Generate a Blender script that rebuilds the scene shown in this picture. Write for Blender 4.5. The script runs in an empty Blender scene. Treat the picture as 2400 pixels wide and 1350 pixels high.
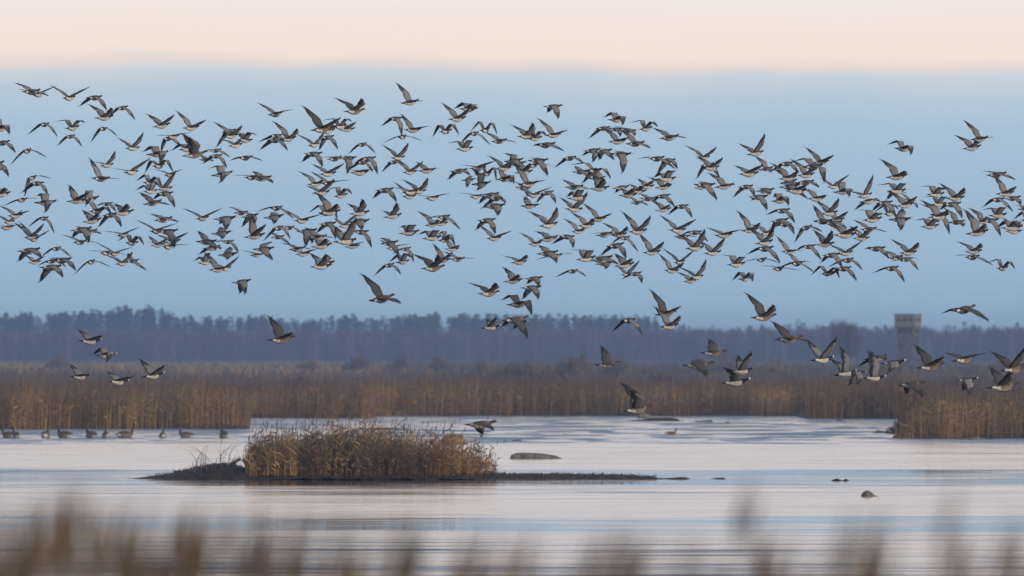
import bpy, math, random
import numpy as np
from mathutils import Vector, Matrix

# ------------------------------------------------------------------ camera, sky, sun, exposure
S = bpy.context.scene
COL = S.collection
R = math.radians
rng = np.random.default_rng(7)
random.seed(7)
F = 2400 * 400 / 36.0          # focal length in photo pixels (400 mm on a 36 mm sensor)
HOR, CH = 830.0, 4.7           # horizon row of the photo, height of the camera over the water

cam_d = bpy.data.cameras.new('camera')
cam_d.lens = 400; cam_d.sensor_width = 36
cam_d.clip_start = 1.0; cam_d.clip_end = 30000
cam_d.dof.use_dof = True; cam_d.dof.focus_distance = 340.0; cam_d.dof.aperture_fstop = 3.8
cam = bpy.data.objects.new('camera', cam_d)
cam.location = (0, 0, CH)
cam.rotation_euler = (R(90) + math.atan((HOR - 675) / F), 0, 0)
COL.objects.link(cam); S.camera = cam

SUN_EL, SUN_AZ = 7.0, 128.0    # degrees; azimuth clockwise from the viewing direction (+Y): behind right
w = bpy.data.worlds.new('World'); S.world = w; w.use_nodes = True
nt = w.node_tree; nt.nodes.clear(); N = nt.nodes.new; LK = nt.links.new
def mth(op, a, b=None, tree=None, clamp=False):
    t = tree or nt
    n = t.nodes.new('ShaderNodeMath'); n.operation = op; n.use_clamp = clamp
    for i, v in enumerate((a, b)):
        if v is None: continue
        if isinstance(v, (int, float)): n.inputs[i].default_value = v
        else: t.links.new(v, n.inputs[i])
    return n.outputs[0]
def s2l(c): return tuple(((v/255)/12.92 if v/255 <= .04045 else ((v/255+.055)/1.055)**2.4) for v in c) + (1,)
tc = N('ShaderNodeTexCoord'); sep = N('ShaderNodeSeparateXYZ'); LK(tc.outputs['Generated'], sep.inputs[0])
# the flat-topped cloud bank: its upper edge wavers a little along the horizon
nz = N('ShaderNodeTexNoise'); nz.inputs['Scale'].default_value = 46; nz.inputs['Detail'].default_value = 3
mp = N('ShaderNodeMapping'); mp.inputs['Scale'].default_value = (1, 1, 4); LK(tc.outputs['Generated'], mp.inputs[0]); LK(mp.outputs[0], nz.inputs['Vector'])
wob = mth('MULTIPLY', mth('SUBTRACT', nz.outputs['Fac'], .5), .0030)
tilt = mth('MULTIPLY', sep.outputs['X'], .008)
zz = mth('ADD', mth('ADD', sep.outputs['Z'], wob), tilt)
ramp = N('ShaderNodeValToRGB'); LK(mth('DIVIDE', zz, .05, clamp=True), ramp.inputs[0])
def stops(rp, lst):
    e = rp.color_ramp.elements
    while len(e) > 1: e.remove(e[-1])
    e[0].position = lst[0][0]; e[0].color = lst[0][1]
    for p, c in lst[1:]:
        q = e.new(p); q.color = c
stops(ramp, [(.0, s2l((162, 194, 217))), (.14, s2l((162, 192, 216))), (.28, s2l((164, 191, 212))), (.40, s2l((172, 196, 215))),
             (.46, s2l((186, 204, 218))), (.492, s2l((204, 213, 220))), (.510, s2l((234, 220, 213))), (.526, s2l((248, 229, 216))), (.57, s2l((249, 231, 219))),
             (.62, s2l((247, 234, 227))), (1., s2l((254, 236, 222)))])
# faint uneven streaks of thin cloud
nz2 = N('ShaderNodeTexNoise'); nz2.inputs['Scale'].default_value = 1; nz2.inputs['Detail'].default_value = 4
mp2 = N('ShaderNodeMapping'); mp2.inputs['Scale'].default_value = (34, 34, 420); LK(tc.outputs['Generated'], mp2.inputs[0]); LK(mp2.outputs[0], nz2.inputs['Vector'])
strk = N('ShaderNodeVectorMath'); strk.operation = 'SCALE'; LK(ramp.outputs[0], strk.inputs[0]); LK(mth('ADD', mth('MULTIPLY', nz2.outputs['Fac'], .05), .975), strk.inputs['Scale'])
# higher up the afterglow fades into the clear evening sky
sky = N('ShaderNodeTexSky'); sky.sky_type = 'NISHITA'; sky.sun_disc = False
sky.sun_elevation = R(SUN_EL); sky.sun_rotation = R(SUN_AZ); sky.air_density = 1.0; sky.dust_density = 1.0
sk = N('ShaderNodeVectorMath'); sk.operation = 'SCALE'; sk.inputs['Scale'].default_value = .15; LK(sky.outputs[0], sk.inputs[0])
mid = N('ShaderNodeMix'); mid.data_type = 'RGBA'
mr = N('ShaderNodeMapRange'); mr.inputs['From Min'].default_value = .09; mr.inputs['From Max'].default_value = .32
LK(sep.outputs['Z'], mr.inputs['Value']); LK(mr.outputs[0], mid.inputs['Factor'])
LK(strk.outputs[0], mid.inputs['A']); mid.inputs['B'].default_value = (.56, .62, .74, 1)
top = N('ShaderNodeMix'); top.data_type = 'RGBA'
mr2 = N('ShaderNodeMapRange'); mr2.inputs['From Min'].default_value = .35; mr2.inputs['From Max'].default_value = .95
LK(sep.outputs['Z'], mr2.inputs['Value']); LK(mr2.outputs[0], top.inputs['Factor'])
LK(mid.outputs['Result'], top.inputs['A']); LK(sk.outputs[0], top.inputs['B'])
bg = N('ShaderNodeBackground'); bg.inputs['Strength'].default_value = 1.0
LK(top.outputs['Result'], bg.inputs['Color'])
wo = N('ShaderNodeOutputWorld'); LK(bg.outputs[0], wo.inputs['Surface'])

sun_d = bpy.data.lights.new('sun', 'SUN'); sun_d.energy = 1.9; sun_d.angle = R(3.0); sun_d.color = (1, .84, .68)
sun = bpy.data.objects.new('sun', sun_d); COL.objects.link(sun); sun.location = (200, -150, 60)
sd = Vector((math.sin(R(SUN_AZ))*math.cos(R(SUN_EL)), math.cos(R(SUN_AZ))*math.cos(R(SUN_EL)), math.sin(R(SUN_EL))))
sun.rotation_euler = sd.to_track_quat('Z', 'Y').to_euler()

S.view_settings.view_transform = 'Standard'; S.view_settings.look = 'None'
S.view_settings.exposure = .05; S.view_settings.gamma = 1; S.view_settings.use_curve_mapping = False
S.render.engine = 'CYCLES'
S.cycles.use_denoising = True
S.cycles.max_bounces = 6; S.cycles.transparent_max_bounces = 8; S.cycles.volume_bounces = 0
S.cycles.caustics_reflective = False; S.cycles.caustics_refractive = False

# ------------------------------------------------------------------ helpers
def tag(o, label=None, cat=None, group=None, kind=None):
    if label: o['label'] = label
    if cat: o['category'] = cat
    if group: o['group'] = group
    if kind: o['kind'] = kind
    return o
def D_of(py): return CH * F / (py - HOR)                       # distance of a point on the water seen at row py
def X_of(px, D): return (px - 1200) / F * D
def Z_of(py, D): return CH + (HOR - py) / F * D
def mesh_obj(name, v, f, mat, parent=None, col=None, smooth=False, corner=None):
    me = bpy.data.meshes.new(name)
    v = np.asarray(v, np.float32).reshape(-1, 3)
    if isinstance(f, np.ndarray):
        k = f.shape[1]; n = len(f)
        me.vertices.add(len(v)); me.vertices.foreach_set('co', v.ravel())
        me.loops.add(n*k); me.loops.foreach_set('vertex_index', f.astype(np.int32).ravel())
        me.polygons.add(n); me.polygons.foreach_set('loop_start', np.arange(0, n*k, k, dtype=np.int32))
        me.update(calc_edges=True)
    else:
        me.from_pydata([tuple(p) for p in v], [], f); me.update()
    if col is not None:
        a = me.color_attributes.new('Col', 'FLOAT_COLOR', 'POINT')
        c = np.ones((len(v), 4), np.float32); c[:, :3] = col; a.data.foreach_set('color', c.ravel())
    if corner is not None:
        a = me.color_attributes.new('Col', 'FLOAT_COLOR', 'CORNER')
        c = np.ones((len(me.loops), 4), np.float32)
        i = 0
        for p, q in zip(me.polygons, corner):
            c[i:i+p.loop_total, :3] = q; i += p.loop_total
        a.data.foreach_set('color', c.ravel())
    if smooth: me.polygons.foreach_set('use_smooth', np.ones(len(me.polygons), bool))
    me.materials.append(mat)
    o = bpy.data.objects.new(name, me); COL.objects.link(o)
    if parent: o.parent = parent
    return o
def empty(name, loc, rz=0):
    o = bpy.data.objects.new(name, None); o.empty_display_size = .3; o.location = loc; o.rotation_euler = (0, 0, rz); COL.objects.link(o); return o
def vnoise(x, y, s, seed):
    x = np.asarray(x, float)/s + 1000; y = np.asarray(y, float)/s + 1000
    xi = np.floor(x).astype(np.int64); yi = np.floor(y).astype(np.int64); fx = x-xi; fy = y-yi
    fx = fx*fx*(3-2*fx); fy = fy*fy*(3-2*fy)
    def h(a, b):
        n = (a*374761393 + b*668265263 + seed*982451653) & 0x7fffffff
        n = ((n ^ (n >> 13))*1274126177) & 0x7fffffff
        return ((n ^ (n >> 16)) & 0xffff)/65535.0
    return (h(xi, yi)*(1-fx)+h(xi+1, yi)*fx)*(1-fy)+(h(xi, yi+1)*(1-fx)+h(xi+1, yi+1)*fx)*fy
def fbm(x, y, s, seed): return .55*vnoise(x, y, s, seed)+.3*vnoise(x, y, s/2.1, seed+5)+.15*vnoise(x, y, s/4.4, seed+9)

# ------------------------------------------------------------------ materials
def new_mat(name):
    m = bpy.data.materials.new(name); m.use_nodes = True
    t = m.node_tree; return m, t, t.nodes['Principled BSDF']
def attr_mat(name, rough=.85, noise=0., nscale=30., trans=0.):
    m, t, b = new_mat(name)
    a = t.nodes.new('ShaderNodeAttribute'); a.attribute_name = 'Col'
    src = a.outputs['Color']
    if noise:
        n = t.nodes.new('ShaderNodeTexNoise'); n.inputs['Scale'].default_value = nscale; n.inputs['Detail'].default_value = 3
        g = t.nodes.new('ShaderNodeTexCoord'); t.links.new(g.outputs['Object'], n.inputs['Vector'])
        f = mth('ADD', mth('MULTIPLY', n.outputs['Fac'], 2*noise, t), 1-noise, t)
        s = t.nodes.new('ShaderNodeVectorMath'); s.operation = 'SCALE'; t.links.new(src, s.inputs[0]); t.links.new(f, s.inputs['Scale'])
        src = s.outputs[0]
    t.links.new(src, b.inputs['Base Color']); b.inputs['Roughness'].default_value = rough
    b.inputs['Specular IOR Level'].default_value = .15
    if trans:
        tr = t.nodes.new('ShaderNodeBsdfTranslucent'); t.links.new(src, tr.inputs['Color'])
        mx = t.nodes.new('ShaderNodeMixShader'); mx.inputs[0].default_value = trans
        t.links.new(b.outputs[0], mx.inputs[1]); t.links.new(tr.outputs[0], mx.inputs[2])
        t.links.new(mx.outputs[0], t.nodes['Material Output'].inputs['Surface'])
    return m
M_reed = attr_mat('dry_reed', .8, 0, 1, .12)
M_wood = attr_mat('twigs_and_needles', .9)
M_feather = attr_mat('feathers', .75, .22, 28.)
def noise_mat(name, c1, c2, scale, rough=.9, bump=.0, lo=.35, hi=.65, stretch=(1, 1, 1)):
    m, t, b = new_mat(name)
    g = t.nodes.new('ShaderNodeTexCoord'); mp = t.nodes.new('ShaderNodeMapping'); mp.inputs['Scale'].default_value = stretch
    n = t.nodes.new('ShaderNodeTexNoise'); n.inputs['Scale'].default_value = scale; n.inputs['Detail'].default_value = 6
    t.links.new(g.outputs['Object'], mp.inputs[0]); t.links.new(mp.outputs[0], n.inputs['Vector'])
    r = t.nodes.new('ShaderNodeValToRGB'); stops(r, [(lo, c1 + (1,)), (hi, c2 + (1,))]); t.links.new(n.outputs['Fac'], r.inputs[0])
    t.links.new(r.outputs[0], b.inputs['Base Color']); b.inputs['Roughness'].default_value = rough; b.inputs['Specular IOR Level'].default_value = .25
    if bump:
        bp = t.nodes.new('ShaderNodeBump'); bp.inputs['Strength'].default_value = bump; bp.inputs['Distance'].default_value = .05
        t.links.new(n.outputs['Fac'], bp.inputs['Height']); t.links.new(bp.outputs[0], b.inputs['Normal'])
    return m
M_ground = noise_mat('marsh_ground', (.035, .026, .018), (.10, .075, .045), .08)
M_mud = noise_mat('wet_mud', (.018, .012, .007), (.065, .043, .022), 2.2, .7, .5)
M_rock = noise_mat('lake_boulder', (.09, .085, .07), (.26, .235, .19), 5., .8, .6)
M_weed = noise_mat('weedy_bar', (.02, .025, .01), (.07, .07, .025), 6., .9, .6)
M_plank = noise_mat('weathered_planks', (.13, .122, .107), (.27, .255, .225), 1.5, .9, .2, .3, .7, (1, 1, 6))
M_beam = noise_mat('weathered_beams', (.085, .085, .085), (.17, .165, .16), 1.5)
M_dark = noise_mat('dark_opening', (.02, .02, .02), (.04, .04, .04), 2.)

# water: calm slicks mirror the cloud bank, light ripples lift the reflection into the afterglow, breeze patches into the blue
m, t, b = new_mat('lagoon_water'); M_water = m
g = t.nodes.new('ShaderNodeTexCoord')
def wn(sx, sy, detail=3, dist=0., off=(0, 0, 0)):
    mp = t.nodes.new('ShaderNodeMapping'); mp.inputs['Scale'].default_value = (1/sx, 1/sy, 1); mp.inputs['Location'].default_value = off
    n = t.nodes.new('ShaderNodeTexNoise'); n.inputs['Scale'].default_value = 1; n.inputs['Detail'].default_value = detail; n.inputs['Distortion'].default_value = dist
    t.links.new(g.outputs['Object'], mp.inputs[0]); t.links.new(mp.outputs[0], n.inputs['Vector']); return n.outputs['Fac']
sp = t.nodes.new('ShaderNodeSeparateXYZ'); t.links.new(g.outputs['Object'], sp.inputs[0])
n_wide = wn(26, 30, 3, .3)
ypos = mth('ADD', sp.outputs['Y'], mth('MULTIPLY', mth('SUBTRACT', n_wide, .5, t), 26, t), t)
yr = t.nodes.new('ShaderNodeValToRGB'); t.links.new(mth('DIVIDE', mth('SUBTRACT', ypos, 200, t), 700, t, True), yr.inputs[0])
def gy(v): return (v, v, v, 1)
def yp(D): return (D-200)/700
# value = ripple strength (0 glassy .. 1 breezy)
stops(yr, [(yp(205), gy(.30)), (yp(236), gy(.34)), (yp(241), gy(.66)), (yp(250), gy(.62)), (yp(256), gy(.34)), (yp(268), gy(.36)), (yp(274), gy(.58)), (yp(283), gy(.34)), (yp(296), gy(.34)),
           (yp(301), gy(.14)), (yp(326), gy(.13)), (yp(331), gy(.32)), (yp(372), gy(.36)), (yp(384), gy(.33)), (yp(402), gy(.36)), (yp(412), gy(.12)), (yp(462), gy(.14)),
           (yp(470), gy(.34)), (yp(585), gy(.36)), (yp(605), gy(.40)), (yp(700), gy(.42)), (yp(820), gy(.40)), (yp(850), gy(.36)), (yp(898), gy(.36))])
lines = wn(10, 1.5, 3, .3, (1, 4, 0)); lines2 = wn(5, 17, 5, .6, (6, 3, 0))
streak = wn(9, 5.5, 4, .6, (3, 7, 0)); fine = wn(2.2, 2.6, 3, .4, (9, 1, 0)); big = wn(46, 16, 4, .5, (5, 2, 0))
base = yr.outputs[0]
def mrange(v, pts):
    rp = t.nodes.new('ShaderNodeValToRGB'); t.links.new(v, rp.inputs[0]); stops(rp, [(a_, gy(c_)) for a_, c_ in pts]); return rp.outputs[0]
yn = mth('DIVIDE', mth('SUBTRACT', sp.outputs['Y'], 200, t), 700, t, True)
amp = mth('MULTIPLY', mrange(yn, [(0, .55), (yp(285), .5), (yp(300), .22), (yp(376), .20), (yp(384), .32), (yp(404), .3), (yp(412), .22), (yp(470), .22), (yp(585), .25), (yp(610), .5), (1, .5)]), 1.0, t)
var = mth('ADD', mth('MULTIPLY', mth('SUBTRACT', streak, .5, t), 2.6, t), mth('ADD', mth('MULTIPLY', mth('SUBTRACT', fine, .5, t), .7, t), mth('MULTIPLY', mth('SUBTRACT', big, .5, t), 1.0, t), t), t)
thr = mth('ADD', mrange(lines, [(.53, 0), (.64, 1)]), mth('MULTIPLY', mrange(lines2, [(.485, 0), (.535, 1)]), mrange(yn, [(yp(560), 0), (yp(640), 1)]), t), t, True)
dk = mrange(yn, [(0, .6), (yp(290), .5), (yp(300), .24), (yp(380), .28), (yp(386), .6), (yp(402), .5), (yp(410), .24), (yp(580), .28), (yp(610), .7), (1, .65)])
rip = mth('ADD', mth('ADD', base, mth('MULTIPLY', var, amp, t), t), mth('MULTIPLY', thr, dk, t), t, True)
rr = t.nodes.new('ShaderNodeValToRGB'); t.links.new(rip, rr.inputs[0])
stops(rr, [(0, gy(.03)), (.12, gy(.05)), (.26, gy(.10)), (.45, gy(.135)), (.60, gy(.22)), (.85, gy(.36)), (1, gy(.42))])
gl = t.nodes.new('ShaderNodeBsdfGlossy'); gl.distribution = 'MULTI_GGX'; gl.inputs['Color'].default_value = (.97, .97, .97, 1)
t.links.new(rr.outputs[0], gl.inputs['Roughness'])
gc = t.nodes.new('ShaderNodeValToRGB'); stops(gc, [(0, (.97, .97, .97, 1)), (.44, (.98, .98, .98, 1)), (.58, (.76, .80, .85, 1)), (.8, (.42, .48, .56, 1)), (1, (.30, .36, .44, 1))]); t.links.new(rip, gc.inputs[0]); t.links.new(gc.outputs[0], gl.inputs['Color'])   # steep facets reflect less
df = t.nodes.new('ShaderNodeBsdfDiffuse'); df.inputs['Color'].default_value = (.018, .026, .032, 1)
fr = t.nodes.new('ShaderNodeFresnel'); fr.inputs['IOR'].default_value = 1.33
mxs = t.nodes.new('ShaderNodeMixShader'); t.links.new(fr.outputs[0], mxs.inputs[0]); t.links.new(df.outputs[0], mxs.inputs[1]); t.links.new(gl.outputs[0], mxs.inputs[2])
t.links.new(mxs.outputs[0], t.nodes['Material Output'].inputs['Surface']); t.nodes.remove(b)
bp = t.nodes.new('ShaderNodeBump'); bp.inputs['Strength'].default_value = .02; bp.inputs['Distance'].default_value = .02
t.links.new(mth('MULTIPLY', wn(3.5, 2.2, 3), rip, t), bp.inputs['Height']); t.links.new(bp.outputs[0], gl.inputs['Normal'])

# ------------------------------------------------------------------ terrain and water
LEFT = [(-16.2, 716), (-16.9, 722), (-20.5, 760), (-23, 836)]
def shore_y(x, y):
    """where the water ends: stepped beds of the far shore"""
    sh = np.full(np.shape(x), 864.0)
    sh = np.where(x < -10 - (y-836)*.05, 836, sh)
    sh = np.where(x < -16.4 - np.clip(y-716, 0, 200)*.06, 716, sh)
    sh = np.where(x > 21.6, 830, sh)
    return np.where(x > 21.3 + np.clip(y-633, 0, 200)*.042, 633, sh)
def land_h(x, y):
    """rough height of the land; negative is under water"""
    x = np.asarray(x, float); y = np.asarray(y, float)
    n = fbm(x, y, 9, 3) - .5
    sh = shore_y(x, y) + n*9
    h = np.clip((y - sh)*.12, -1, .25)
    far = np.clip((y-1500)/2000, 0, 1)
    h = h + far*.6*(y > 900)
    near = np.interp(y, [-700, -20, 20, 45, 90, 125, 140], [3.2, 3.0, 2.6, 1.9, .35, -.3, -1])
    h = np.where(y < 140, near + n*.2, h)
    side = np.clip((np.abs(x) - 90)/40, 0, 1)          # the lagoon closes in on both sides, out of the picture
    h = np.where((y > 125) & (y < 900), np.maximum(h, -1 + side*1.35), h)
    return h
ys = np.unique(np.concatenate([np.arange(-700, -40, 60), np.arange(-40, 150, 6), np.arange(150, 600, 12), np.arange(600, 900, 1.6), np.arange(900, 1200, 20), np.arange(1200, 3600, 100), np.arange(3600, 9000, 600)]))
xs = np.unique(np.concatenate([np.arange(-4400, -200, 300), np.arange(-200, -60, 14), np.arange(-60, 60, 1.2), np.arange(60, 200, 14), np.arange(200, 4401, 300)]))
X, Y = np.meshgrid(xs, ys)
Hh = land_h(X, Y)
nx, ny = len(xs), len(ys)
idx = (np.arange(ny-1)[:, None]*nx + np.arange(nx-1)[None]).ravel()
fq = np.stack([idx, idx+1, idx+1+nx, idx+nx], 1)
tag(mesh_obj('ground', np.stack([X, Y, Hh], -1), fq, M_ground, smooth=True), kind='structure')
tag(mesh_obj('water', [(-260, 60, 0), (260, 60, 0), (260, 1000, 0), (-260, 1000, 0)], [(0, 1, 2, 3)], M_water), kind='structure')

# ------------------------------------------------------------------ reeds
def reeds(px, py, pz, hgt, wid, col, lean=.12, plume=.5, leaves=1, pd=(.015, .04), top=.72, leafw=1.6):
    """stems as tapering blades with a drooping plume and a leaf; returns vertices, triangles, colours"""
    n = len(px); a = rng.uniform(0, math.pi, n); ca, sa = np.cos(a), np.sin(a)
    lx = rng.normal(0, lean, n)*hgt + .04*hgt; ly = rng.normal(0, lean, n)*hgt
    V = []; T = []; C = []
    def P(x, y, z): return np.stack([x, y, z], 1)
    w2 = wid/2
    b0 = P(px-ca*w2, py-sa*w2, pz); b1 = P(px+ca*w2, py+sa*w2, pz)
    mx, my, mz = px+lx*.3, py+ly*.3, pz+hgt*.55
    m0 = P(mx-ca*w2*.9, my-sa*w2*.9, mz); m1 = P(mx+ca*w2*.9, my+sa*w2*.9, mz)
    tp = P(px+lx, py+ly, pz+hgt)
    o = 0
    V += [b0, b1, m0, m1, tp]
    i = np.arange(n)
    T += [np.stack([i, i+n, i+3*n], 1), np.stack([i, i+3*n, i+2*n], 1), np.stack([i+2*n, i+3*n, i+4*n], 1)]
    C += [col*1.05, col*1.05, col*.95, col*.95, col*top]
    o = 5*n
    if plume > 0:
        k = rng.random(n) < plume; j = i[k]; q = len(j)
        if q:
            d = rng.uniform(pd[0], pd[1], q); pl = rng.uniform(.18, .32, q)
            c0 = tp[k]; sx = .5+.3*rng.random(q)
            V += [c0 - P(ca[k]*0, sa[k]*0, pl), c0 - P(-ca[k]*d-.0*pl, -sa[k]*d, pl*.5), c0 - P(ca[k]*d*.5, sa[k]*d*.5, pl*.45), c0 + P(pl*.25*sx, 0*pl, pl*.1)]
            e = np.arange(q)+o
            T += [np.stack([e, e+q, e+3*q], 1), np.stack([e, e+3*q, e+2*q], 1)]
            pc = col[k]*.35+np.array([.085, .066, .054])*rng.uniform(.6, 1.4, (q, 1))
            C += [pc, pc, pc, pc]; o += 4*q
    for _ in range(leaves):
        fz = rng.uniform(.25, .75, n); ll = rng.uniform(.2, .45, n)*np.minimum(hgt, 2.2)*.55; an = rng.uniform(0, 2*math.pi, n)
        bx, by, bz = px+lx*fz*.6, py+ly*fz*.6, pz+hgt*fz
        V += [P(bx, by, bz-.05), P(bx, by, bz+w2*leafw), P(bx+np.cos(an)*ll, by+np.sin(an)*ll, bz+ll*rng.uniform(.1, .9, n))]
        e = np.arange(n)+o; T += [np.stack([e, e+n, e+2*n], 1)]; C += [col*.9, col*.9, col*.95]; o += 3*n
    return np.concatenate(V), np.concatenate(T), np.concatenate(C)
GOLD = np.array([.50, .31, .125]); RUST = np.array([.29, .16, .072]); DARK = np.array([.095, .064, .044]); OLIVE = np.array([.21, .155, .075])
def reed_col(x, y, s, seed, gold=.5, dark=.3):
    n1 = fbm(x, y, s, seed)[:, None]; n2 = fbm(x, y, s*.6, seed+20)[:, None]; n3 = rng.normal(1, .22, (len(x), 1)).clip(.5, 1.6)
    g = np.clip((n1-.5)*6+gold, 0, 1); d = np.clip((n2-.5)*6+dark, 0, 1)
    c = RUST*(1-g)+GOLD*g; c = c*(1-d)+(OLIVE*.5+DARK*.5)*d
    return c*n3
def scatter(x0, x1, y0, y1, n, bias=1.0):
    return rng.uniform(x0, x1, n), y0+(y1-y0)*rng.random(n)**bias
def edge(x, y):
    """reeds stand shorter towards the open ends of a bed"""
    wob_ = (fbm(x*0+3, y, 6, 77)-.5)*2.0
    e = np.ones(len(x))
    a = (y > 712) & (y < 836) & (x < -14); e = np.where(a, np.clip(.25+(-16.2-np.clip(y-716, 0, 200)*.06+wob_-x)/2.2, .22, 1), e)
    a = (y >= 836) & (y < 866) & (x < -8); e = np.where(a, np.clip(.25+(-10-x+wob_)/4., .22, 1), e)
    a = (y < 826) & (x > 19); e = np.where(a, np.clip(.25+(x-21.2-np.clip(y-633, 0, 200)*.042+wob_*.6)/2.4, .2, 1), e)
    return e
def bed(name, label, x0, x1, y0, y1, n, h, wid, test, gold, dark, seed, bias=1.6, plume=.5, ps=2.8):
    x, y = scatter(x0, x1, y0, y1, n, bias)
    z = land_h(x, y); k = (z > -.12) & test(x, y); x, y, z = x[k], y[k], z[k]
    hh = h*(.30+.95*fbm(x, y, 8, seed+40)+.34*fbm(x, y, 1.6, seed+44))*rng.normal(.97, .19, len(x)).clip(.45, 1.35)*edge(x, y)
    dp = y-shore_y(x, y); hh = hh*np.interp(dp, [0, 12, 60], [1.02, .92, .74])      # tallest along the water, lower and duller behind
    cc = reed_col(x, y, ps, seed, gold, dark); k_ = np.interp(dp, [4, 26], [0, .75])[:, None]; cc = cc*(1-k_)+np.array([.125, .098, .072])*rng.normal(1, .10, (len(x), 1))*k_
    ww = rng.uniform(wid*.6, wid*1.4, len(x))
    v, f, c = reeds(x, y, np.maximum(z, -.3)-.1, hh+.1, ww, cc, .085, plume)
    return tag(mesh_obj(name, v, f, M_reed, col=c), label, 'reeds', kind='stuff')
bed('reed_bed', 'golden brown reed bed on the left shore behind the swimming geese', -60, -14, 712, 836, 46000, 2.35, .022, lambda x, y: (y < 840) & (x < -15.5), .55, .22, 11)
bed('reed_bed', 'rounded tawny reed bed jutting out between the left shore and the far bank', -60, -8, 832, 900, 28000, 2.2, .026, lambda x, y: (x < -9) & (y < 898), .50, .30, 23, 1.5)
bed('reed_bed', 'long dark brown reed bed lining the far bank across the middle', -11, 34, 826, 930, 46000, 2.3, .026, lambda x, y: (y > 828) & (x > -11), .36, .44, 31, 1.6)
bed('reed_bed', 'nearer rusty reed bed on the right edge of the water', 20, 52, 628, 832, 44000, 2.0, .022, lambda x, y: x > 20, .38, .36, 47, 1.5)
# the marsh behind: reed and sedge tops that run back to the wood
x, y = scatter(-150, 150, 890, 1900, 60000, 1.7)
k = np.abs(x) < y*.062+12; x, y = x[k], y[k]
hh = (.55+2.0*fbm(x, y, 34, 61))*rng.normal(1, .12, len(x)).clip(.5, 1.4)
mc = reed_col(x, y, 34, 71, .12, .5)*.22+np.array([.085, .069, .055])*rng.normal(1, .08, (len(x), 1))
v, f, c = reeds(x, y, land_h(x, y)-.1, hh+.1, rng.uniform(.06, .16, len(x)), mc, .10, .25, 1)
tag(mesh_obj('marsh_vegetation', v, f, M_reed, col=c), 'brown marsh of sedge and reed running back to the wood', 'marsh', kind='stuff')
x, y = scatter(-300, 300, 1850, 4080, 44000, 1.0)
k = np.abs(x) < y*.062+20; x, y = x[k], y[k]
hh = (1.0+1.2*fbm(x, y, 60, 62))*rng.normal(1, .15, len(x)).clip(.5, 1.4)
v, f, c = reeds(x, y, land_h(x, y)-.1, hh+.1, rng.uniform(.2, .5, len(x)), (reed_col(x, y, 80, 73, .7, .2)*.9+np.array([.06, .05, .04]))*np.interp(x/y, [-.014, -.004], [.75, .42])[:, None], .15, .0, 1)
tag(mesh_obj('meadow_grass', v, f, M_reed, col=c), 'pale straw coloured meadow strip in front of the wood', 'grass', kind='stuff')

# ------------------------------------------------------------------ the reed island
ID = 428.0; PM = F/ID
def ix(px): return (px-1200)/PM
prof = [(300, .0), (335, .05), (365, .12), (400, .22), (440, .36), (480, .50), (510, .56), (545, .55), (575, .36), (600, .24), (700, .2), (850, .22), (1000, .2), (1150, .2), (1185, .16), (1230, .15),
        (1300, .17), (1400, .15), (1480, .13), (1530, .08), (1560, .02), (1590, .06), (1610, .02), (1640, -.05), (1680, .03), (1700, .02), (1730, -.08)]
xs2 = np.arange(ix(296), ix(1735), .09); ys2 = np.linspace(-2.6, 7.5, 34)
X, Y = np.meshgrid(xs2, ys2)
hx = np.interp(X, [ix(p[0]) for p in prof], [p[1] for p in prof])
wdt = np.interp(X, [ix(300), ix(480), ix(700), ix(1100), ix(1500), ix(1735)], [1.2, 2.6, 5.2, 4.6, 1.6, .6])
dy = (Y-1.0)/wdt
Z = (hx+.12)*np.clip(1-dy**2, -1, 1)-.12 + (fbm(X*1., Y, .5, 5)-.5)*.12*(hx > .05) + (vnoise(X, Y, .22, 8)-.5)*.07
nx, ny = len(xs2), len(ys2)
idx = (np.arange(ny-1)[:, None]*nx + np.arange(nx-1)[None]).ravel()
tag(mesh_obj('island', np.stack([X, Y+ID, Z], -1), np.stack([idx, idx+1, idx+1+nx, idx+nx], 1), M_mud, smooth=True), kind='structure')
def isl_z(x, y):
    h = np.interp(x, [ix(p[0]) for p in prof], [p[1] for p in prof]); wd = np.interp(x, [ix(300), ix(480), ix(700), ix(1100), ix(1500), ix(1735)], [1.2, 2.6, 5.2, 4.6, 1.6, .6])
    return (h+.12)*np.clip(1-((y-ID-1)/wd)**2, -1, 1)-.12
NI = 16000
x = rng.uniform(ix(574), ix(1165), NI); y = ID+rng.uniform(-1.6, 5.6, NI)
pxx = x*PM+1200
dens = np.interp(pxx, [575, 590, 640, 880, 1040, 1060, 1110, 1165], [.25, .6, .85, .85, .6, .26, .18, .05])*(.22+1.0*(fbm(x, y, .9, 15) > .45))
k = rng.random(len(x)) < dens; x, y, pxx = x[k], y[k], pxx[k]
hh = np.interp(pxx, [580, 600, 680, 800, 900, 1000, 1080, 1165], [1.1, 1.45, 1.5, 1.62, 1.6, 1.45, 1.35, 1.0])*(.36+.60*fbm(x, y, 1.6, 19)+.38*fbm(x, y, .45, 23))*rng.normal(.9, .22, len(x)).clip(.4, 1.5)*np.where(rng.random(len(x)) < .16, 1.42, .86)
v, f, c = reeds(x, y, isl_z(x, y)-.05, hh, rng.uniform(.006, .013, len(x)), reed_col(x, y, 1.0, 81, .46, .30)*1.0, .11, .5, 2, (.008, .02))
tag(mesh_obj('island_reeds', v, f, M_reed, col=c), 'stand of dry brown reeds growing on the low mud island', 'reeds', kind='stuff')
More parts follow.
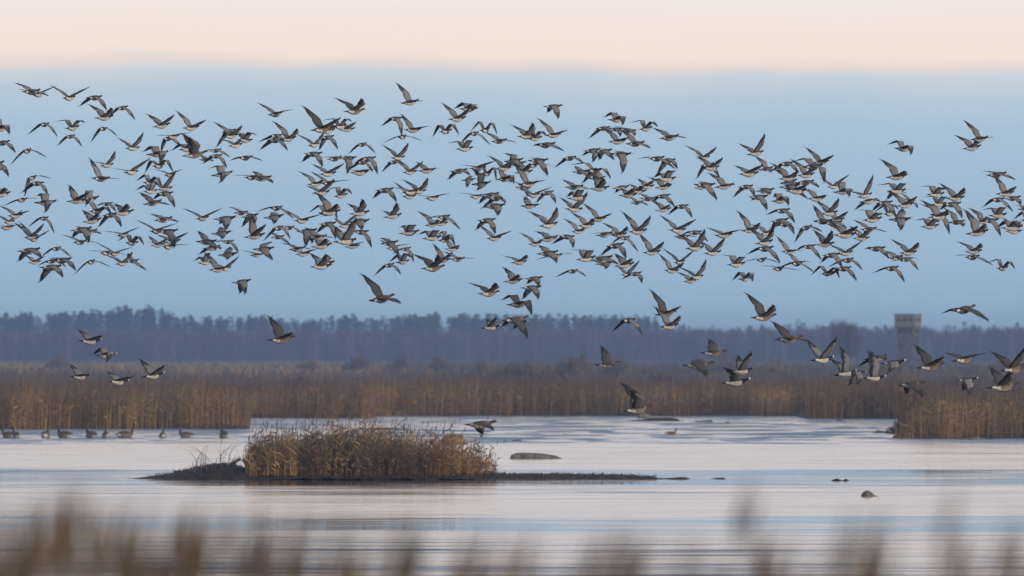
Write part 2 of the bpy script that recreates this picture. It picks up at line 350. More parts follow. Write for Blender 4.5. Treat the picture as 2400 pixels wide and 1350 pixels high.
# low turf on the mud
x = rng.uniform(ix(345), ix(1540), 6500); y = ID+rng.uniform(-2.2, 4.5, 6500); z = isl_z(x, y); k = z > .03; x, y, z = x[k], y[k], z[k]
v, f, c = reeds(x, y, z-.03, rng.uniform(.05, .17, len(x)), rng.uniform(.012, .03, len(x)), np.array([.085, .055, .028])*rng.normal(1, .3, (len(x), 1)).clip(.4, 1.8), .5, 0, 1)
tag(mesh_obj('island_turf', v, f, M_reed, col=c), 'dark low turf covering the mud island and its spit', 'turf', kind='stuff')
def tube(pts, rads, n=6):
    pts = np.asarray(pts, float); V = []; Fc = []
    for i, p in enumerate(pts):
        d = pts[min(i+1, len(pts)-1)]-pts[max(i-1, 0)]; d /= np.linalg.norm(d)+1e-9
        u = np.cross(d, [0, 0, 1.]) if abs(d[2]) < .9 else np.cross(d, [1., 0, 0]); u /= np.linalg.norm(u); q = np.cross(d, u)
        for a in range(n):
            t_ = 2*math.pi*a/n; V.append(p+rads[i]*(u*math.cos(t_)+q*math.sin(t_)))
    for i in range(len(pts)-1):
        for a in range(n): Fc.append((i*n+a, i*n+(a+1) % n, (i+1)*n+(a+1) % n, (i+1)*n+a))
    Fc.append(tuple(range(n))[::-1]); Fc.append(tuple(range((len(pts)-1)*n, len(pts)*n)))
    return V, Fc
def join(parts):
    V = []; Fc = []
    for v, f in parts:
        o = len(V); V += list(v); Fc += [tuple(i+o for i in q) for q in f]
    return V, Fc
M_drift = noise_mat('bleached_driftwood', (.16, .14, .12), (.34, .31, .27), 8., .9, .3)
lg = empty('driftwood_log', (ix(528), ID+.4, .42))
v, f = tube([(0, 0, 0), (.25, .03, .16), (.52, .05, .33), (.58, .05, .36)], [.085, .075, .06, .045], 8)
mesh_obj('trunk', v, f, M_drift, lg, smooth=True)
v, f = tube([(.2, .03, .13), (.28, .02, .30), (.38, 0, .42)], [.03, .02, .008], 5); mesh_obj('broken_branch', v, f, M_drift, lg)
tag(lg, 'bleached driftwood log leaning on the mud hummock beside the reeds', 'log')
tw = []
for i in range(46):
    x0 = ix(random.uniform(445, 600)); y0 = ID+random.uniform(-.5, 1.5); h = random.uniform(.35, 1.0); a = random.uniform(-.9, .9)
    z0 = float(isl_z(np.array([x0]), np.array([y0]))[0])
    pts = [(x0, y0, z0-.05), (x0+a*.2*h, y0, z0+.45*h), (x0+a*.6*h, y0+.1*a, z0+.8*h), (x0+a*1.05*h, y0+.1*a, z0+.72*h+.2*h*random.random())]
    tw.append(tube(pts, [.009, .008, .006, .003], 3))
v, f = join(tw); mesh_obj('twigs', v, f, M_drift)
o = bpy.data.objects['twigs']; o.name = 'bent_stalks'; tag(o, 'thin bent dead stalks sticking up from the mud hummock', 'stalks', kind='stuff')

# ------------------------------------------------------------------ boulders and bars in the water
def rock(name, label, cat, px0, px1, ytop, ybase, mat, seed, prof_=None, depth=.8, rough=.18):
    D = D_of(ybase); x0, x1 = X_of(px0, D), X_of(px1, D); L = x1-x0; h = (ybase-ytop)/F*D
    nu, nv = 26, 12; V = []; Fc = []
    for i in range(nu+1):
        u = i/nu; hu = np.interp(u, [p[0] for p in prof_], [p[1] for p in prof_]) if prof_ else math.sin(math.pi*u)**.5
        for j in range(nv+1):
            a = math.pi*j/nv
            nn = 1+rough*(vnoise(np.array([u*5+seed]), np.array([j*.5]), 1, seed)[0]-.5)*2
            V.append(((u-.5)*L+(.03*L*(nn-1)), -math.cos(a)*depth*L*.4*(hu**.6)*nn, math.sin(a)*h*hu*nn-.06))
    for i in range(nu):
        for j in range(nv): Fc.append((i*(nv+1)+j, (i+1)*(nv+1)+j, (i+1)*(nv+1)+j+1, i*(nv+1)+j+1))
    o = mesh_obj(name, V, Fc, mat, smooth=True); o.location = ((x0+x1)/2, D+depth*L*.35, .0)
    tag(o, label, cat); return o
rock('boulder', 'long low whale backed boulder in the water right of the island', 'boulder', 1193, 1321, 1059, 1075, M_rock, 1, [(0, .0), (.03, .7), (.1, .95), (.3, 1), (.6, .9), (.85, .65), (1, .1)], .35, .10)
rock('boulder', 'small grey boulder with two humps, left rock beyond the long boulder', 'boulder', 1170, 1196, 1029, 1034, M_rock, 2, [(0, 0), (.3, .5), (.7, 1), (1, .2)], .8)
rock('boulder', 'sloping grey boulder beside the small two-humped rock', 'boulder', 1194, 1227, 1025, 1034, M_rock, 3, [(0, .1), (.4, .7), (.75, 1), (1, 0)], .8)
rock('boulder', 'pointed mossy boulder alone in the water at lower right', 'boulder', 2017, 2072, 1145, 1164, M_rock, 4, [(0, .2), (.1, .75), (.3, 1), (.45, .8), (.65, .35), (1, 0)], .7, .08)
rock('boulder', 'rounded grey boulder at the edge of the far reeds behind the low flying goose', 'boulder', 1493, 1530, 964, 980, M_rock, 5, [(0, .4), (.2, .9), (.45, 1), (.75, .7), (1, 0)], .8, .06)
rock('boulder', 'flat pale slab of rock at the right end of the weedy bar', 'boulder', 1608, 1671, 981, 989, M_rock, 6, [(0, .1), (.3, .5), (.7, .8), (.95, 1), (1, .6)], .4, .06)
rock('boulder', 'tiny upright stone just right of the pale slab', 'boulder', 1700, 1712, 985, 992, M_rock, 7, None, .8)
rock('boulder', 'low brown boulder left of the right hand reed bed, nearer the far bank', 'boulder', 1957, 1982, 981, 987, M_rock, 8, None, .7)
rock('boulder', 'flat brown boulder touching the left corner of the right hand reed bed', 'boulder', 2038, 2096, 1006, 1015, M_rock, 9, [(0, 0), (.3, 1), (.6, .8), (1, .3)], .5)
rock('boulder', 'big ochre boulder half hidden behind the right end of the island reeds', 'boulder', 1028, 1097, 1014, 1041, noise_mat('ochre_boulder', (.16, .10, .04), (.33, .22, .09), 3., .85, .4), 10, [(0, .3), (.2, .85), (.5, 1), (.8, .9), (1, .1)], .6, .06)
rock('weedy_bar', 'thin dark green weedy bar in the water below the far reeds', 'sandbar', 1455, 1598, 977, 987, M_weed, 11, [(0, .1), (.15, .3), (.3, .5), (.45, .9), (.6, 1), (.75, .8), (.92, .7), (1, .1)], .3, .5)
rock('mud_bar', 'narrow mud bar under the goose rocks beside the island reeds, far side', 'sandbar', 812, 960, 1000, 1007, M_mud, 12, None, .2, .5)
rock('mud_bar', 'broken dark mud lumps right of the island spit', 'sandbar', 1940, 2010, 1118, 1127, M_mud, 13, [(0, .1), (.15, .5), (.3, 1), (.45, .4), (.6, .7), (.8, .2), (1, .1)], .25, .6)
rock('drift_stick', 'short dark stick floating left of the russet duck', 'stick', 1313, 1336, 1014, 1018, M_drift, 14, [(0, .3), (.5, 1), (1, .3)], .15)
rock('boulder', 'low flat rock at the foot of the right hand reed bed', 'boulder', 2232, 2330, 1022, 1031, M_rock, 15, [(0, .1), (.3, .8), (.6, 1), (1, .3)], .3)

# ------------------------------------------------------------------ woods
def top_line(px): return np.interp(px, [-400, 0, 100, 200, 290, 345, 400, 440, 470, 520, 560, 610, 660, 700, 740, 760, 830, 900, 1000, 1050, 1100, 1200, 1400, 1520, 1600, 1700, 1800, 1870, 1960, 2050, 2180, 2230, 2280, 2400, 2800],
                                        [740, 740, 742, 738, 729, 729, 740, 748, 752, 747, 744, 745, 754, 756, 750, 748, 745, 747, 742, 740, 744, 744, 745, 748, 764, 768, 762, 757, 762, 764, 765, 772, 765, 764, 764])
PINE = np.array([.012, .030, .024]); BARE = np.array([.095, .064, .074])
def pine(x, y, z, h, n, col, wid=.125):
    """conical ragged crown of needle tufts on a thin trunk"""
    u = rng.random(n)**.8; rr = h*wid*(1-u)**.8*(.5+rng.random(n)*.7)+.1; a = rng.uniform(0, 2*math.pi, n)
    cx, cy, cz = x+np.cos(a)*rr, y+np.sin(a)*rr, z+h*(.18+.82*u)
    s = rng.uniform(.4, .9, n)*h/15
    p0 = np.stack([cx, cy, cz+s*.5], 1); d1 = np.stack([np.cos(a+.7)*s, np.sin(a+.7)*s, -s*.45], 1); d2 = np.stack([np.cos(a-.7)*s, np.sin(a-.7)*s, -s*.5], 1)
    return np.concatenate([p0, p0+d1, p0+d2]), np.stack([np.arange(n), np.arange(n)+n, np.arange(n)+2*n], 1), np.tile(col, (3*n, 1))*np.tile(rng.normal(1, .25, (n, 1)).clip(.4, 1.7), (3, 1))
def bare_tree(x, y, z, h, n, col, spread=.22, low=.03, thick=.14):
    """dense upswept twigs of a leafless tree"""
    u = rng.random(n); a = rng.uniform(0, 2*math.pi, n); br = h*spread*np.sin(math.pi*np.clip(.25+.62*u, 0, 1))*np.sqrt(rng.random(n))
    bx, by, bz = x+np.cos(a)*br*.5, y+np.sin(a)*br*.5, z+h*(low+(.8-low)*u)
    L = h*rng.uniform(.10, .24, n); out = rng.uniform(.1, .6, n)
    t0 = np.stack([bx, by, bz], 1); wv = np.stack([-np.sin(a), np.cos(a), np.zeros(n)], 1)*(thick*h/12*rng.uniform(.5, 1.4, n))[:, None]
    tip = t0+np.stack([np.cos(a)*L*out, np.sin(a)*L*out, L], 1)
    return np.concatenate([t0-wv, t0+wv, tip]), np.stack([np.arange(n), np.arange(n)+n, np.arange(n)+2*n], 1), np.tile(col, (3*n, 1))*np.tile(rng.normal(1, .2, (n, 1)).clip(.4, 1.7), (3, 1))
def trunk_tris(x, y, z, h, r, col):
    v = np.array([[x-r, y, z], [x+r, y, z], [x, y, z+h], [x, y-r, z], [x, y+r, z]]); return v, np.array([[0, 1, 2], [3, 4, 2]]), np.tile(col, (5, 1))
def wood(name, label, items):
    V = []; T = []; C = []; o = 0
    for v, f, c in items: V.append(v); T.append(f+o); C.append(c); o += len(v)
    return tag(mesh_obj(name, np.concatenate(V), np.concatenate(T), M_wood, col=np.concatenate(C)), label, 'wood', kind='stuff')
it = []
for i in range(1250):
    D = rng.uniform(4230, 4360); px = rng.uniform(-330, 2730); x = X_of(px, D)
    ty = top_line(px)-6-4*(130 < px < 390)+abs(rng.normal(0, 7))+(0 if rng.random() < .22 else 9)
    if px > 1540 and rng.random() < .72: continue
    if rng.random() < .035: ty -= rng.uniform(3, 9)
    h = Z_of(ty, D); tint = PINE*rng.uniform(.75, 1.3)*np.array([rng.uniform(.9, 1.2), 1, rng.uniform(.85, 1.1)])
    it.append(pine(x, D, .5, h, 150, tint, rng.uniform(.08, .21))); it.append(trunk_tris(x, D, .5, h*.6, .2, np.array([.05, .035, .025])))
wood('pine_wood', 'dark green pine wood along the horizon, hazy with distance', it)
it = []
for i in range(1300):
    D = rng.uniform(4060, 4210); px = rng.uniform(-330, 2730); x = X_of(px, D)
    base = top_line(px); lo = np.interp(px, [0, 600, 1500, 1620, 2400], [772, 772, 768, 766, 764])
    ty = max(lo, base+2)+abs(rng.normal(0, 5))-1
    h = Z_of(ty, D); col = BARE*rng.uniform(.7, 1.35)*np.array([1, rng.uniform(.88, 1.05), rng.uniform(.95, 1.2)])
    it.append(bare_tree(x, D, .6, h, 170, col)); it.append(trunk_tris(x, D, .4, h*.7, .12, np.array([.10, .085, .08])))
wood('birch_wood', 'leafless purplish birch wood standing in front of the pines', it)
# single trees and shrubs that stand out
def lone_tree(px, ytop, D, n, spread, label, pale=False):
    h = Z_of(ytop, D)-.4; x = X_of(px, D); r_ = empty('bare_tree', (x, D, .4))
    v, f = tube([(0, 0, -.2), (.1, 0, h*.35), (0, .1, h*.7), (.05, 0, h*.95)], [.22, .17, .1, .03], 6); mesh_obj('trunk', v, f, M_beam, r_)
    lim = []
    for i in range(16):
        a = random.uniform(0, 6.28); z0 = h*random.uniform(.3, .8); L = h*random.uniform(.15, .26)
        lim.append(tube([(0, 0, z0), (math.cos(a)*L*.4, math.sin(a)*L*.4, z0+L*.5), (math.cos(a)*L*.65, math.sin(a)*L*.65, z0+L)], [.08, .05, .02], 4))
    v, f = join(lim); mesh_obj('limbs', v, f, M_beam, r_)
    v, f, c = bare_tree(0, 0, 0, h, n, BARE*(1.3 if pale else 1.), spread, .3, .11); mesh_obj('crown', v, f, M_wood, r_, col=c)
    tag(r_, label, 'tree', 'single bare trees'); return r_
lone_tree(1976, 741, 2700, 420, .24, 'tall thin crowned bare tree left of the lookout tower', True)
lone_tree(1958, 743, 2720, 200, .16, 'slender bare tree just left of the tall thin crowned tree', True)
lone_tree(1995, 752, 2690, 800, .34, 'broad dense bare tree between the thin crowned tree and the tower')
def shrub(px, ytop, D, wpx, label, col, n=1500):
    h = max(Z_of(ytop+4, D)-.1, 1.2); wpx = wpx*1.35; x = X_of(px, D); wd = wpx/F*D/2
    u = rng.random(n); a = rng.uniform(0, 2*math.pi, n)
    nl = 7; lx = rng.uniform(-.75, .75, nl)*wd; ly = rng.uniform(-.4, .4, nl)*wd; lw = wd*rng.uniform(.28, .6, nl); lh = h*rng.uniform(.45, 1., nl)*np.sqrt(np.clip(1-(lx/wd)**2, .3, 1)); lh[0] = h; lx[0] *= .3
    li = rng.integers(0, nl, n); rr = lw[li]*np.sqrt(rng.random(n)); prof2 = np.sqrt(np.clip(1-(rr/lw[li])**2, .05, 1))*lh[li]/h
    b0 = np.stack([lx[li]+np.cos(a)*rr, ly[li]+np.sin(a)*rr, h*prof2*u*.75], 1); L = h*rng.uniform(.12, .38, n)*prof2
    wv = np.stack([-np.sin(a), np.cos(a), 0*a], 1)*(.05*rng.uniform(.4, 1.6, n)*D/900)[:, None]
    tip = b0+np.stack([np.cos(a)*L*.5, np.sin(a)*L*.5, L], 1)
    c = np.tile(col, (3*n, 1))*np.tile(rng.normal(1, .25, (n, 1)).clip(.4, 1.7), (3, 1))
    o = mesh_obj('willow_shrub', np.concatenate([b0-wv, b0+wv, tip]), np.stack([np.arange(n), np.arange(n)+n, np.arange(n)+2*n], 1), M_wood, col=c)
    o.location = (x, D, float(land_h(np.array([x]), np.array([D]))[0])-.05); tag(o, label, 'shrub', 'leafless shrubs in the marsh'); return o
BR = np.array([.17, .115, .08]); GR = np.array([.14, .115, .085]); PU = np.array([.09, .065, .055])
for a in [(135, 822, 2500, 70, 'low brown shrub before the wood at the far left', BR), (735, 828, 2300, 60, 'reddish shrub on the meadow edge left of centre', BR*1.2),
          (838, 818, 2300, 66, 'grey shrub in front of the wood, above the second reed bed', GR), (945, 815, 2350, 84, 'wide grey green shrub in front of the wood near the middle', GR),
          (1030, 822, 2300, 60, 'brown shrub right of the wide grey green one', BR), (1155, 826, 1700, 150, 'long brown thicket at the left end of the raised scrub', BR),
          (1240, 818, 1650, 130, 'brown thicket in the middle of the raised scrub', BR*.9), (1345, 806, 1750, 100, 'tall reddish brown shrub in the raised scrub', BR), (1435, 812, 1800, 90, 'yellowish shrub behind the low brown goose', GR*1.3),
          (1700, 812, 2100, 130, 'grey brown thicket behind the goose group right of centre', GR), (1830, 826, 1900, 110, 'low brown shrub left of the lookout tower', BR), (2080, 832, 1900, 80, 'low brown shrub at the foot of the lookout tower', BR),
          (2330, 826, 2000, 140, 'low brown thicket at the right edge before the wood', BR*.9), (700, 868, 1250, 60, 'dark rounded shrub in the marsh left of centre', PU), (1270, 856, 1350, 150, 'dark low thicket in the marsh right of centre', PU*1.2),
          (880, 915, 925, 55, 'dark shrub at the back of the little bay', PU), (950, 922, 905, 60, 'blackish shrub in the far reed bed, right of the bay', PU*.8), (1530, 862, 1300, 120, 'dark low thicket beyond the far reeds right of centre', PU*1.2), (2300, 905, 660, 90, 'olive shrub among the right hand reeds', GR*1.1), (2120, 990, 637, 60, 'grey twiggy shrub at the left corner of the right hand reed bed', np.array([.15, .13, .12]))]:
    shrub(*a)

# ------------------------------------------------------------------ lookout tower
TD = 2000.0; tw_ = empty('lookout_tower', (X_of(2128, TD), TD, .3), R(-20))
def box(c, s, taper=1.0):
    x, y, z = s[0]/2, s[1]/2, s[2]/2
    V = [(c[0]+a*x*(taper if k < 0 else 1), c[1]+b_*y*(taper if k < 0 else 1), c[2]+k*z) for k in (-1, 1) for a, b_ in ((-1, -1), (1, -1), (1, 1), (-1, 1))]
    return V, [(3, 2, 1, 0), (4, 5, 6, 7), (0, 1, 5, 4), (1, 2, 6, 5), (2, 3, 7, 6), (3, 0, 4, 7)]
def beam(p, q, w_):
    p = np.array(p, float); q = np.array(q, float); d = q-p; L = np.linalg.norm(d); d /= L
    u = np.cross(d, [0, 0, 1.]) if abs(d[2]) < .95 else np.array([1., 0, 0]); u /= np.linalg.norm(u); n_ = np.cross(d, u)
    V = [tuple(e+u*a*w_/2+n_*b_*w_/2) for e in (p, q) for a, b_ in ((-1, -1), (1, -1), (1, 1), (-1, 1))]
    return V, [(3, 2, 1, 0), (4, 5, 6, 7), (0, 1, 5, 4), (1, 2, 6, 5), (2, 3, 7, 6), (3, 0, 4, 7)]
TT = Z_of(737, TD)-.3      # top of the cabin over the ground
CB = TT-2.1; W2 = 1.87
v, f = box((0, 0, TT-1.05), (3.74, 3.74, 2.1)); cab = mesh_obj('cabin', v, f, M_plank, tw_)
v, f = box((0, 0, TT+.06), (3.95, 3.95, .12)); mesh_obj('roof', v, f, M_plank, cab)
for s in (-1, 1):
    for e in (-1.1, 0, 1.1):
        v, f = box((e, s*1.875, TT-.95), (.62, .03, .5)); mesh_obj('window', v, f, M_dark, cab)
        v, f = box((s*1.875, e, TT-.95), (.03, .62, .5)); mesh_obj('window', v, f, M_dark, cab)
v, f = box((0, 0, CB-.12), (3.9, 3.9, .2)); mesh_obj('platform', v, f, M_beam, tw_)
v, f = box((0, 0, CB-.92), (3.3, 3.3, 1.4), .94); low_ = mesh_obj('boarded_storey', v, f, M_beam, tw_)
for s in (-1, 1):
    for e in (-.95, 0, .95):
        v, f = box((e, s*1.63, CB-.8), (.55, .08, .75)); mesh_obj('window', v, f, M_dark, low_)
        v, f = box((s*1.63, e, CB-.8), (.08, .55, .75)); mesh_obj('window', v, f, M_dark, low_)
lt = CB-1.65
for sx in (-1, 1):
    for sy in (-1, 1):
        v, f = beam((sx*1.35, sy*1.35, lt+.1), (sx*1.95, sy*1.95, -.6), .3); mesh_obj('leg', v, f, M_beam, tw_)
for z0, z1 in ((0, lt*.5), (lt*.5, lt)):
    r0 = 1.95-.6*z0/lt; r1 = 1.95-.6*z1/lt
    for (ax, ay), (bx, by) in (((-1, -1), (1, -1)), ((1, -1), (1, 1)), ((1, 1), (-1, 1)), ((-1, 1), (-1, -1))):
        for p, q in (((ax*r0, ay*r0, z0), (bx*r1, by*r1, z1)), ((bx*r0, by*r0, z0), (ax*r1, ay*r1, z1)), ((ax*r1, ay*r1, z1), (bx*r1, by*r1, z1))):
            v, f = beam(p, q, .2); mesh_obj('brace', v, f, M_beam, tw_)
for n_ in range(4):
    z0, z1 = lt*n_/4, lt*(n_+1)/4; s = 1 if n_ % 2 else -1
    v, f = join([beam((-1.0*s, -.45+.3*(n_ % 2), z0), (1.0*s, -.45+.3*(n_ % 2), z1), .35), beam((1.0*s, -.8, z1), (1.0*s, .8, z1), .3)]); mesh_obj('stair_flight', v, f, M_beam, tw_)
v, f = box((0, 0, lt*.5), (2.9, 2.9, .14)); mesh_obj('landing', v, f, M_beam, tw_)
tag(tw_, 'weathered wooden lookout tower with boxy cabin rising over the far wood', 'tower')

# ------------------------------------------------------------------ geese
LA, LH = .27, .41
SH_ = np.array([.07, .05, .045])
BODY = [(-.29, .004, .058, .006), (-.20, .0, .048, .02), (-.14, -.002, .060, .045), (-.05, -.008, .084, .074), (.05, -.004, .086, .080), (.125, .006, .066, .062),
        (.175, .022, .040, .040), (.215, .038, .025, .027), (.25, .050, .024, .026), (.272, .057, .026, .029), (.296, .058, .021, .023), (.308, .054, .012, .012), (.33, .050, .004, .005)]
BARN = dict(tail=(.022, .021, .022), rump=(.70, .68, .64), belly=(.72, .67, .59), flank=(.52, .48, .43), back=(.075, .073, .078), breast=(.022, .021, .022), neck=(.020, .019, .020), crown=(.020, .019, .020), face=(.74, .70, .60), bill=(.02, .02, .02),
            cov=(.225, .222, .235), sec=(.085, .083, .09), prim=(.034, .034, .037), ucov=(.25, .232, .212), usec=(.15, .14, .13), uprim=(.046, .044, .044))
BEAN = dict(tail=(.05, .04, .035), rump=(.72, .70, .66), belly=(.42, .36, .29), flank=(.23, .18, .14), back=(.105, .083, .068), breast=(.20, .16, .125), neck=(.105, .072, .052), crown=(.070, .048, .036), face=(.085, .058, .042), bill=(.16, .07, .02),
            cov=(.16, .148, .14), sec=(.055, .048, .045), prim=(.028, .026, .025), ucov=(.105, .092, .08), usec=(.10, .088, .078), uprim=(.05, .046, .043))
def body_rings(V, Fc, C, P, rings, n=10):
    base = len(V)
    for (x, zc, ry, rz) in rings:
        for a in range(n):
            t_ = 2*math.pi*a/n; V.append((x, math.sin(t_)*ry, zc+math.cos(t_)*rz))
    for i in range(len(rings)-1):
        for a in range(n):
            Fc.append((base+i*n+a, base+(i+1)*n+a, base+(i+1)*n+(a+1) % n, base+i*n+(a+1) % n))
            u = math.cos(2*math.pi*(a+.5)/n)          # 1 top, -1 bottom
            if i == 0: c = P['tail']
            elif i == 1: c = P['rump'] if u < .75 else P['tail']
            elif i == 2: c = P['rump'] if u < .2 else P['back']
            elif i == 3: c = P['belly'] if u < -.3 else (P['flank'] if u < .35 else P['back'])
            elif i == 4: c = P['belly'] if u < -.1 else (P['flank'] if u < .4 else P['back'])
            elif i == 5: c = P['breast']
            elif i in (6, 7): c = P['neck']
            elif i == 8: c = P['crown'] if u > .3 else P['neck']
            elif i == 9: c = P['crown'] if u > .75 else P['face']
            elif i == 10: c = P['face']
            else: c = P['bill']
            C.append(c)
    Fc.append(tuple(base+a for a in range(n))); C.append(P['tail'])
    Fc.append(tuple(base+(len(rings)-1)*n+a for a in range(n))[::-1]); C.append(P['bill'])
def wing(V, Fc, C, P, sg, a, b_, s, rnd):
    sa = R(-14)
    arm = np.array([-math.sin(sa), sg*math.cos(sa)*math.cos(a), math.cos(sa)*math.sin(a)])
    hand = np.array([-math.sin(s), sg*math.cos(s)*math.cos(b_), math.cos(s)*math.sin(b_)])
    S0 = SH_*np.array([1, sg, 1]); Wr = S0+arm*LA; Tp = Wr+hand*LH
    inb = S0-arm*.05
    st = []
    for t_, ch in ((-.12, .16), (.15, .19), (.45, .215), (.72, .215), (.9, .21)): st.append((S0+arm*LA*t_, arm, ch, 0))
    mid_ = (arm+hand); mid_ /= np.linalg.norm(mid_)
    st.append((Wr-arm*.012+hand*.012, mid_, .20, 0))
    for t_, ch in ((.12, .195), (.3, .178), (.48, .152), (.64, .118), (.79, .08), (.9, .045), (1.0, .012)): st.append((Wr+hand*LH*t_, hand, ch, 1))
    base = len(V); nst = len(st)
    cdirs = []
    for k, (p, d, ch, h_) in enumerate(st):
        c = np.array([-1., 0, 0]); c = c-d*np.dot(c, d)*(.55 if h_ else .3); c /= np.linalg.norm(c)
        if h_: c = c+hand*.25*((k-5)/7); c /= np.linalg.norm(c)
        cdirs.append(c)
        n_ = np.cross(c, d)*(1 if sg > 0 else -1); n_ /= np.linalg.norm(n_)
        if n_[2] < 0 and abs(a) < 1.4 and False: n_ = -n_
        n_ = np.cross(d, c)*(-sg); n_ /= np.linalg.norm(n_)
        le = p+c*(-.012)
        V += [tuple(le), tuple(p+c*ch*.35+n_*ch*.075), tuple(p+c*ch*.72+n_*ch*.035), tuple(p+c*ch-n_*ch*.02), tuple(p+c*ch*.72+n_*ch*.015), tuple(p+c*ch*.35+n_*ch*.02)]
    for k in range(nst-1):
        h_ = st[k][3] or st[k+1][3]
        for j in range(6):
            q = (base+k*6+j, base+(k+1)*6+j, base+(k+1)*6+(j+1) % 6, base+k*6+(j+1) % 6)
            Fc.append(q if sg < 0 else q[::-1])
            up = j < 3; zone = j if up else 5-j           # 0 front, 1 middle, 2 trailing
            dark = k >= nst-6
            if up: c = P['cov'] if zone == 0 else ((P['cov'] if not dark else P['sec']) if zone == 1 else (P['sec'] if not dark else P['prim']))
            else: c = P['ucov'] if (zone == 0 and not dark) else ((P['ucov'] if not dark else P['usec']) if zone == 1 else (P['usec'] if not dark else P['uprim']))
            if k >= nst-4: c = P['prim'] if up else P['uprim']
            C.append(c)
    Fc.append(tuple(base+j for j in range(6))); C.append(P['cov'])
    Fc.append(tuple(base+(nst-1)*6+j for j in range(6))[::-1]); C.append(P['prim'])
    # separated primaries at the tip
    for q_ in range(4):
        k = nst-5+q_; p, d, ch, _ = st[k]; c = cdirs[k]
        r0 = p+c*ch*.45; dr = d*(.92-.05*(3-q_))+c*(.38-.07*q_); dr /= np.linalg.norm(dr); ln = .115+.012*q_; wv = np.cross(dr, np.cross(d, c)); wv /= np.linalg.norm(wv)+1e-9
        nn = np.cross(d, c)*.003; o = len(V)
        V += [tuple(r0-wv*.012), tuple(r0+wv*.012), tuple(r0+dr*ln*.6+wv*.011+nn), tuple(r0+dr*ln), tuple(r0+dr*ln*.6-wv*.009+nn)]
        Fc.append((o, o+1, o+2, o+3, o+4)); C.append(P['prim'])
def goose_geo(a, b_, s, asy, kind, seed):
    P = BEAN if kind else BARN
    rnd = random.Random(seed); br = rnd.uniform(.88, 1.12)
    V = []; Fc = []; C = []
    body_rings(V, Fc, C, P, BODY)
    for sg in (1, -1): wing(V, Fc, C, P, sg, R(a+sg*asy), R(b_+sg*asy), R(s+rnd.uniform(-3, 3)), rnd)
    V = np.array(V)*(1.16 if kind else 1.0)
    return V, Fc, np.array(C)*br
